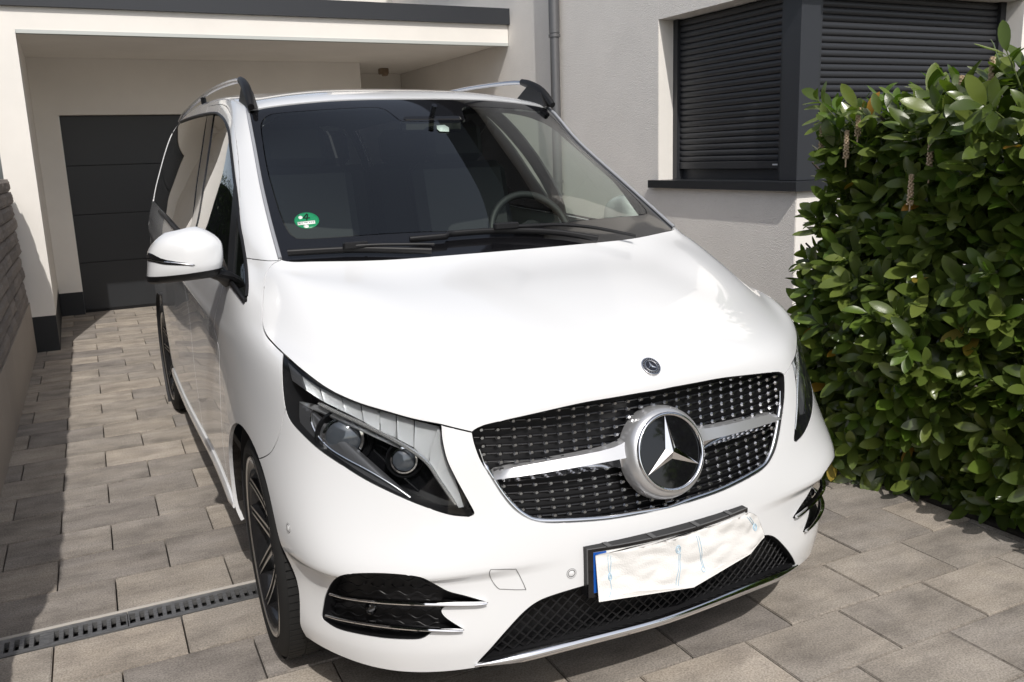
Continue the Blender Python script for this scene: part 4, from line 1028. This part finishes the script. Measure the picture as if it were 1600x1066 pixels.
box_part(GD, 'door_seal', M['black'], (-1.344, 8.805, 0), (1.149, 8.835, .0295))
box_part(GD, 'door_frame', M['anth'], (-1.344, 8.845, 0), (1.149, 8.87, 2.098))
mb = MB(); mb.box((2.36, 9.25, 2.60), (2.47, 9.36, 2.672), bev=.01); mb.box((2.385, 9.21, 2.575), (2.445, 9.30, 2.615), bev=.008)
tag(mb.build('motion_sensor', mat('sensor_brown', (.30, .22, .15), .5)), 'small brownish motion sensor under the carport ceiling', 'sensor')

# house
HS = empty('house', (5, 6, 0), 'white stucco house with dark corner window and roller shutters', 'house')
XW, YF, ZT = 2.90, 2.585, 5.7
box_part(HS, 'wall', M['stucco'], (XW, 4.10, -.02), (XW + .30, 12.5, ZT)); box_part(HS, 'wall', M['stucco'], (XW, YF, -.02), (XW + .30, 4.0985, 1.258)); box_part(HS, 'wall', M['stucco'], (XW, YF, 2.52), (XW + .30, 4.0985, ZT))
box_part(HS, 'wall', M['fine'], (XW + .3015, YF + .0015, -.02), (9.0, YF + .30, 1.258)); box_part(HS, 'wall', M['fine'], (XW + .3015, YF + .0015, 2.52), (9.0, YF + .30, ZT)); box_part(HS, 'wall', M['fine'], (5.07, YF + .002, 1.2585), (9.0, YF + .30, 2.5195))
box_part(HS, 'front_render', M['fine'], (XW + .004, YF - .004, -.02), (XW + .3, YF - .0005, 1.2575)); box_part(HS, 'front_render', M['fine'], (XW + .004, YF - .004, 2.5205), (XW + .3, YF - .0005, ZT))
box_part(HS, 'reveal', M['fine'], (XW + .002, 4.0955, 1.296), (XW + .17, 4.0982, 2.519))
box_part(HS, 'wing_wall', M['stucco'], (1.95, 10.2, -.02), (XW - .001, 10.5, ZT))
box_part(HS, 'eaves', M['anth'], (XW - .5, YF - .6, ZT), (9.2, 12.6, ZT + .25)); box_part(HS, 'roof', M['anth'], (XW - .4, YF - .5, ZT + .25), (9.0, 12.5, ZT + 1.0))
# sill round the corner
SILLM = mat('sill_alu', (.030, .033, .038), .38, .3)
mb = MB(); mb.box((XW - .045, YF - .045, 1.262), (XW + .30, 4.175, 1.296)); mb.box((XW - .047, YF - .047, 1.236), (XW - .030, 4.175, 1.2955)); mb.box((XW + .3, YF - .045, 1.262), (5.12, YF + .3, 1.296)); mb.box((XW - .03, YF - .047, 1.236), (5.12, YF - .030, 1.2955)); mb.build('window_sill', SILLM, HS)
# corner window: frames and roller shutters
XP, YP = XW + .17, YF + .17
box_part(HS, 'corner_post', M['anth'], (XP - .075, YP - .075, 1.2965), (XP + .09, YP + .09, 2.5195), .004)
WIN1 = box_part(HS, 'window', M['anth'], (XP + .03, YP + .09, 1.297), (XP + .06, 4.0945, 2.519)); WIN2 = box_part(HS, 'window', M['anth'], (XP + .09, YP + .03, 1.297), (5.069, YP + .06, 2.519))
FR = mat('guide_rail', (.026, .028, .032), .4)
for a, b in (((XP - .03, 4.04, 1.297), (XP + .03, 4.0945, 2.519)), ((XP - .03, YP + .0905, 1.297), (XP + .03, YP + .15, 2.519))): box_part(WIN1, 'guide_rail', FR, a, b)
for a, b in (((XP + .0905, YP - .03, 1.297), (XP + .15, YP + .03, 2.519)), ((5.01, YP - .03, 1.297), (5.069, YP + .03, 2.519))): box_part(WIN2, 'guide_rail', FR, a, b)
SLM = mat('shutter_slat', (.040, .042, .047), .38, .25); k = NT(SLM); k.bump(k.noise(60, 2).outputs[0], .06, .002)
def slat_mesh(L, axis):
    rows_ = []; pr = [(.004, -.0225), (-.004, -.019), (-.0075, -.010), (-.0085, 0), (-.0075, .010), (-.004, .018), (.004, .0205), (.006, .0225)]
    mb = MB(); a = [[((o_, t, z) if axis == 'y' else (t, o_, z)) for t in (-L / 2, L / 2)] for o_, z in pr]
    mb.sheet(a if axis == 'y' else a[::-1], smooth=True); me = bpy.data.meshes.new('slat'); me.from_pydata(mb.V, [], mb.F); me.polygons.foreach_set('use_smooth', [True] * len(me.polygons)); me.materials.append(SLM); return me
y0, y1 = YP + .12, 4.06; m1 = slat_mesh(y1 - y0, 'y'); x0, x1 = XP + .12, 5.03; m2 = slat_mesh(x1 - x0, 'x'); P_ = .045
for i in range(25):
    z = 1.43 + P_ * (i + .5)
    if z > 2.51: break
    o = bpy.data.objects.new('slat', m1); COL.objects.link(o); o.location = (XP + .005, (y0 + y1) / 2, z); o.parent = WIN1
    o = bpy.data.objects.new('slat', m2); COL.objects.link(o); o.location = ((x0 + x1) / 2, YP + .005, z); o.parent = WIN2
box_part(WIN1, 'end_bar', SLM, (XP - .006, y0, 1.376), (XP + .014, y1, 1.4295), .003); box_part(WIN2, 'end_bar', SLM, (x0, YP - .006, 1.376), (x1, YP + .014, 1.4295), .003)
mb = MB(); mb.box((XP - .0072, y0 + .06, 1.399), (XP - .0062, y0 + .11, 1.409)); mb.build('maker_mark', mat('mark_white', (.7, .7, .7), .5), WIN1)
# downpipe
DP = MB(); DP.tube([(2.835, 5.62, .0), (2.835, 5.62, 2.62)], .044, 20); DPO = DP.build('downpipe', M['zinc']); tag(DPO, 'grey zinc downpipe on the stucco house wall', 'downpipe')
mb = MB(); mb.tube([(2.835, 5.62, 2.6205), (2.835, 5.62, 5.65)], .050, 20); mb.build('upper_pipe', M['zinc'], DPO)
for z in (1.14, 1.26, 2.585):
    mb = MB(); mb.tube([(2.835, 5.62, z), (2.835, 5.62, z + .025)], .0545, 20); mb.box((2.87, 5.69, z), (2.899, 5.71, z + .025)); mb.build('pipe_clip', M['zinc'], DPO)

# ------------------------------------------------------------------ laurel hedge
HR = random.Random(21)
def leafmat(name, cols, rough=.24):
    m = mat(name, cols[1], rough, 0, .5); n = NT(m); oi = n.n('ObjectInfo'); ge = n.n('NewGeometry')
    add = n.n('Math', operation='ADD'); n.l(oi.outputs['Random'], add.inputs[0]); n.l(ge.outputs['Random Per Island'], add.inputs[1]); fr = n.n('Math', operation='FRACT'); n.l(add.outputs[0], fr.inputs[0])
    c = n.ramp(fr.outputs[0], [(0, cols[0]), (.5, cols[1]), (1, cols[2])]); n.l(c.outputs[0], n.b.inputs['Base Color'])
    nz = n.noise(28, 3, .5); n.bump(nz.outputs[0], .12, .004)
    n.b.inputs['Subsurface Weight'].default_value = 0
    t = n.t; tr = t.nodes.new('ShaderNodeBsdfTranslucent'); mx = t.nodes.new('ShaderNodeMixShader'); mx.inputs[0].default_value = .25
    tc = n.mix(1, c.outputs[0], (1.6, 2.1, .6), 'MULTIPLY'); t.links.new(tc, tr.inputs[0])
    out = [x for x in t.nodes if x.type == 'OUTPUT_MATERIAL'][0]; t.links.new(n.b.outputs[0], mx.inputs[1]); t.links.new(tr.outputs[0], mx.inputs[2]); t.links.new(mx.outputs[0], out.inputs[0]); return m
LM = leafmat('laurel_leaf', ((.052, .078, .018), (.092, .128, .026), (.15, .185, .042)))
LY = leafmat('young_leaf', ((.07, .12, .018), (.09, .15, .02), (.12, .17, .03)), .35)
LO = leafmat('faded_leaf', ((.30, .14, .02), (.35, .22, .03), (.22, .18, .03)), .4)
STEM = mat('laurel_stem', (.10, .13, .035), .6); SPIKE = mat('spent_flower', (.52, .40, .27), .8); BARK = mat('bark', (.05, .038, .028), .9)
def leaf_geo(L=.115, W=.042, curl=.18, fold=.25, seed=0):
    """grows along +x, face up +z"""
    rr = random.Random(seed); V = []; F = []; prof = [(0, .05), (.06, .16), (.2, .60), (.4, .92), (.6, 1.0), (.78, .86), (.92, .50), (1, .05)]; cx = rr.uniform(-.05, .05)
    for u, wd in prof:
        x = u * L; z = -curl * L * (u**2) + .02 * L * math.sin(u * 7 + seed); hw = W * .5 * wd; yy = cx * L * u * u
        V += [(x, yy - hw, z + fold * hw), (x, yy, z), (x, yy + hw, z + fold * hw)]
    for i in range(len(prof) - 1):
        a = i * 3; F += [(a, a + 3, a + 4, a + 1), (a + 1, a + 4, a + 5, a + 2)]
    return V, F
VAR = [leaf_geo(L, W, c, f, i) for i, (L, W, c, f) in enumerate(((.136, .050, .14, .22), (.120, .047, .26, .28), (.146, .052, .06, .18), (.106, .044, .32, .32), (.130, .051, .20, .1)))]
HEDGE = empty('laurel_hedge', (2.2, .6, 0), 'tall glossy green cherry laurel hedge right of the van', 'hedge')
HX0, HX1, HY0, HY1, HZ = 1.78, 2.62, -2.4, 1.30, 1.54
leaves = []                                               # (matrix, variant, material index)
stems = MB(); spikes = []
def shoot(base, dirn, length, nleaf, young=False, size=1.0):
    d = Vector(dirn).normalized(); s = d.cross(Vector((0, 0, 1)));  s = s.normalized() if s.length > .01 else Vector((1, 0, 0)); u = s.cross(d)
    tip = Vector(base) + d * length
    stems.tube([Vector(base) - d * .06, Vector(base) + d * length * .5 + Vector((0, 0, .004)), tip], [.0042, .0034, .0022], 5, cap=False)
    ph = HR.uniform(0, 6.28)
    for i in range(nleaf):
        f = i / max(1, nleaf - 1); a = ph + i * 2.4; p = Vector(base) + d * length * (.12 + .88 * f)
        out = (s * math.cos(a) + u * math.sin(a)); spread = (1.05 - .55 * f) + HR.uniform(-.15, .15)
        ax = (d * math.cos(spread) + out * math.sin(spread)); ax = (ax + Vector((0, 0, -.10 + .12 * HR.random()))).normalized()
        up = (d * math.sin(spread) - out * math.cos(spread)) * 1.0; up = (up + Vector((-.12, -.25, .65))).normalized(); yv = up.cross(ax)
        if yv.length < .05: continue
        yv.normalize(); up = ax.cross(yv); sc = size * HR.uniform(.75, 1.12) * (.8 if (young and f > .6) else 1)
        M_ = Matrix(((ax.x * sc, yv.x * sc, up.x * sc, p.x), (ax.y * sc, yv.y * sc, up.y * sc, p.y), (ax.z * sc, yv.z * sc, up.z * sc, p.z), (0, 0, 0, 1)))
        r = HR.random(); mi = 1 if (young and f > .35) else (2 if r < .008 else (1 if r < .07 else 0)); leaves.append((M_, HR.randrange(5), mi))
    return tip
def wob(a, b): return .07 * math.sin(a * 4.1 + b * 2.3) + .05 * math.sin(a * 2.2 - b * 6.1 + 1) + .03 * math.sin(a * 9.7 + b * 8.3)
# side facing the drive
yy = HY0
while yy < HY1 + .05:
    z = .06
    while z < HZ + .06:
        y_, z_ = yy + HR.uniform(-.05, .05), z + HR.uniform(-.05, .05)
        under = max(0, .5 - z_) * .22
        x_ = HX0 + wob(y_, z_) + HR.uniform(-.02, .08) + under * .5 + (.10 * max(0, (y_ - 1.3) / .3))
        shoot((x_, y_, z_), (-.75 + HR.uniform(-.3, .3), -.25 + HR.uniform(-.5, .5), .45 + HR.uniform(-.4, .4) - (.5 if z_ < .4 else 0)), HR.uniform(.07, .14), HR.randrange(7, 11), HR.random() < .16)
        z += .090
    yy += .090
# inner layer
for _ in range(1300):
    y_, z_ = HR.uniform(HY0, HY1), HR.uniform(.08, HZ); x_ = HX0 + .13 + wob(y_, z_) + HR.uniform(0, .10)
    shoot((x_, y_, z_), (-.6 + HR.uniform(-.5, .5), HR.uniform(-.8, .8), HR.uniform(-.3, .7)), .11, 7, False, 1.0)
# far end, towards the garage: loose
for _ in range(190):
    x_, z_ = HR.uniform(HX0 + .05, HX1), HR.uniform(.15, HZ); y_ = HY1 - .02 + wob(x_, z_) + HR.uniform(-.12, .05) - .12 * max(0, z_ - 1.1)
    shoot((x_, y_, z_), (-.45 + HR.uniform(-.3, .3), .55 + HR.uniform(-.3, .3), .2 + HR.uniform(-.4, .5)), HR.uniform(.08, .15), 8, HR.random() < .15)
# top with taller sprigs
yy = HY0
while yy < HY1:
    x = HX0 + .02
    while x < HX1:
        x_, y_ = x + HR.uniform(-.05, .05), yy + HR.uniform(-.05, .05); z_ = HZ + wob(x_, y_) + HR.uniform(-.05, .05) - .12 * max(0, (y_ - 1.2) / .4)
        shoot((x_, y_, z_), (-.12 + HR.uniform(-.35, .35), -.1 + HR.uniform(-.35, .35), 1), HR.uniform(.08, .18), HR.randrange(7, 10), HR.random() < .3)
        x += .095
    yy += .095
for _ in range(34):
    x_, y_ = HR.uniform(HX0, HX1 - .3), HR.uniform(-.6, HY1 - .1); z_ = HZ + .03
    t_ = shoot((x_, y_, z_), (-.2 + HR.uniform(-.25, .25), HR.uniform(-.25, .25), 1), HR.uniform(.10, .19), 9, HR.random() < .6)
for (p_, x_) in (((1283, 232), 1.74), ((1322, 240), 1.73), ((1452, 262), 1.68), ((1422, 312), 1.66), ((1548, 132), 1.8), ((1340, 205), 1.75), ((1500, 160), 1.76)):
    b = at(p_, x=x_); spikes.append(b)
WIDX = [LM, LY, LO]
vm = {}
for vi, (V, F) in enumerate(VAR):
    for mi, m in enumerate(WIDX):
        me = bpy.data.meshes.new('leaf'); me.from_pydata(V, [], F); me.polygons.foreach_set('use_smooth', [True] * len(F)); me.materials.append(m); vm[vi, mi] = me
# the 300 leaves that show largest are single parts
def score(M_):
    p = np.array(M_.translation); q = proj(p)
    if not (1230 < q[0] < 1610 and 60 < q[1] < 900): return -1
    d = CAM_C - p; L = np.linalg.norm(d); up = np.array(M_.col[2][:3]); ax = abs(up @ d) / L / max(1e-6, np.linalg.norm(up))
    depth_in = max(0, p[0] - (HX0 + .06)) if p[2] < HZ else 0
    return ax / L**2 * (1 - min(.95, depth_in * 7))
order = sorted(range(len(leaves)), key=lambda i: -score(leaves[i][0]))
single = set(order[:300]); HM = Matrix.Translation((-2.2, -.6, 0))
for i in order[:300]:
    M_, vi, mi = leaves[i]; o = bpy.data.objects.new('leaf', vm[vi, mi]); COL.objects.link(o); o.matrix_world = M_; o.parent = HEDGE; o.matrix_parent_inverse = HM
VA = [np.array(v) for v, f in VAR]
for mi, nm in ((0, 'foliage'), (1, 'young_foliage'), (2, 'faded_foliage')):
    Vs, Fs, k = [], [], 0
    for i, (M_, vi, m_) in enumerate(leaves):
        if m_ != mi or i in single: continue
        A = np.array(M_); P = VA[vi] @ A[:3, :3].T + A[:3, 3]; Vs.append(P); Fs += [tuple(q + k for q in f) for f in VAR[vi][1]]; k += len(P)
    if Vs: o = mesh(nm, np.concatenate(Vs), Fs, WIDX[mi], HEDGE); o['kind'] = 'stuff'
o = stems.build('twigs', STEM, HEDGE); o['kind'] = 'stuff'
for b in spikes:
    mb = MB(); b = Vector(b); mb.tube([b - Vector((0, 0, .06)), b + Vector((.004, 0, .10))], .0035, 5)
    for q in range(46):
        a = q * 2.4; h = -.02 + .12 * q / 46; r = .0095 - .004 * q / 46; c = b + Vector((r * math.cos(a), r * math.sin(a), h)); mb.box((c.x - .0034, c.y - .0034, c.z - .0036), (c.x + .0034, c.y + .0034, c.z + .0036))
    mb.build('flower_spike', SPIKE, HEDGE)
for q in range(9):                                        # trunks
    y_ = -2.1 + q * .42; x_ = 2.12 + HR.uniform(-.08, .08); mb = MB(); mb.tube([(x_, y_, -.03), (x_ + .03, y_ + .02, .5), (x_ - .02, y_ - .03, 1.0), (x_ + .03, y_, 1.5)], [.03, .026, .02, .01], 8)
    for j in range(6):
        z = .3 + j * .2; a = HR.uniform(0, 6.28); mb.tube([(x_, y_, z), (x_ + .2 * math.cos(a), y_ + .2 * math.sin(a), z + .18), (x_ + .36 * math.cos(a), y_ + .36 * math.sin(a), z + .34)], [.012, .009, .005], 6)
    mb.build('trunk', BARK, HEDGE)
# bed under the hedge
mb = MB(); mb.box((1.80, -3.0, -.02), (2.86, 2.2, .010)); b_ = mb.build('planting_bed', mat('dark_soil', (.035, .028, .022), .95)); b_['kind'] = 'structure'; k = NT(b_.data.materials[0]); k.bump(k.noise(40, 5).outputs[0], 1, .03)

# ------------------------------------------------------------------ dark hedge behind the boundary wall
BH = empty('garden_hedge', (-2.9, 3, 0), 'dark clipped hedge behind the boundary wall at far left', 'hedge')
Vs, Fs, k = [], [], 0
for _ in range(9000):
    r_ = HR.random(); y_ = HR.uniform(-3, 16); z_ = HR.uniform(.9, 2.6); x_ = -2.55 - abs(HR.gauss(0, .12)); 
    if r_ < .3: z_ = 2.6 + HR.uniform(-.08, .06); x_ = HR.uniform(-3.3, -2.5)
    a, b_, c = HR.uniform(0, 6.28), HR.uniform(-1, 1), HR.uniform(.5, .8); R_ = np.array(Matrix.Rotation(a, 3, 'Z') @ Matrix.Rotation(b_, 3, 'Y')); P = (VA[1][::1] * c) @ R_.T + np.array([x_, y_, z_]); P = P[[0 + 0, 3, 7, 21, 11, 5]] if False else P
    sel = [0, 9, 12, 21, 14, 11]; P = P[sel]; Vs.append(P); Fs += [(k, k + 1, k + 2, k + 5), (k + 5, k + 2, k + 4), (k + 2, k + 3, k + 4)]; k += 6
o = mesh('foliage', np.concatenate(Vs), Fs, leafmat('hedge_leaf', ((.02, .034, .012), (.03, .05, .015), (.045, .07, .02)), .5), BH); o['kind'] = 'stuff'
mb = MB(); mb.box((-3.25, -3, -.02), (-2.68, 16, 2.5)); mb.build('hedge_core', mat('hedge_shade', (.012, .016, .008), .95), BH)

# ------------------------------------------------------------------ paper towel over the plate
from mathutils import noise as mnoise
def twl(p):
    y = .03
    for _ in range(5): P = at(p, y=y); y = pf(P[0]) - .0055
    q_ = Vector((P[0] * 9 + P[2] * 5, P[2] * 16, 3.1)); f = .010 * mnoise.noise(q_) + .004 * mnoise.noise(q_ * 2.7) + .004 * (1 - abs(mnoise.noise(q_ * 1.3 + Vector((5, 2, 0))) * 2.2))
    lo = max(0, .43 - P[2]); rt = max(0, P[0] - .262)
    P = P + np.array([0, -.007 + f * .8 - .12 * lo + rt * .2, 0]); return P, np.array([0., -1., 0.])
out = cL((580, 298), (640, 284), (760, 260), (870, 234), (1000, 198), (1100, 162), (1190, 130), (1240, 110), (1262, 118), (1284, 132), (1302, 165), (1314, 200), (1315, 222), (1300, 236), (1238, 268), (1236, 284), (1150, 322), (1060, 362), (992, 396), (988, 404), (987, 424), (930, 428), (880, 430), (840, 440), (760, 448), (700, 460), (640, 474), (584, 489), (588, 470), (593, 420), (594, 380), (588, 335))
TM = mat('paper_towel', (.80, .79, .77), .95, 0, .1); k = NT(TM); v = k.n('TexVoronoi'); v.inputs['Scale'].default_value = 240; k.l(k.coords('Object'), v.inputs['Vector']); nz = k.noise(45, 4); ad = k.n('Math', operation='ADD'); k.l(v.outputs[0], ad.inputs[0]); k.l(nz.outputs[0], ad.inputs[1]); k.bump(ad.outputs[0], .22, .003)
V, F = patch(out, 0, 3.0, -.0012, twl); V = np.array(V)
TW = mesh('paper_towel', V, F, TM); sharpen(TW, 60); tag(TW, 'white paper towel with faint blue print draped over the number plate', 'paper towel')
BLUE = mat('towel_print', (.38, .60, .76), .9)
def print_(pts, r=.0011):
    mb = MB(); q = [twl(p)[0] + np.array([0, -.0008, 0]) for p in smooth(cL(*pts), 4)]; mb.tube(q, r, 4); mb.build('printed_line', BLUE, TW)
for pts in (((636, 295), (634, 340), (640, 376)), ((641, 402), (646, 440), (632, 472)), ((648, 300), (646, 340), (643, 376)), ((936, 286), (934, 330), (924, 380), (920, 424)), ((941, 286), (940, 330), (933, 380), (930, 424)), ((1012, 212), (1020, 260), (1030, 310), (1036, 345)), ((1022, 212), (1030, 260), (1036, 310), (1042, 345)), ((1226, 128), (1244, 150), (1262, 166)), ((1238, 128), (1256, 148), (1268, 164))): print_(pts, .0008)
for cx, cy, rx, ry in ((641, 389, 8, 14), (931, 268, 10, 17), (1038, 353, 8, 10), (1271, 178, 9, 14), (641, 389, 4, 8), (931, 268, 5, 10), (1271, 178, 5, 8)):
    print_([(cx + rx * math.cos(a), cy + ry * math.sin(a)) for a in np.linspace(0, 6.283, 13)], .0009)
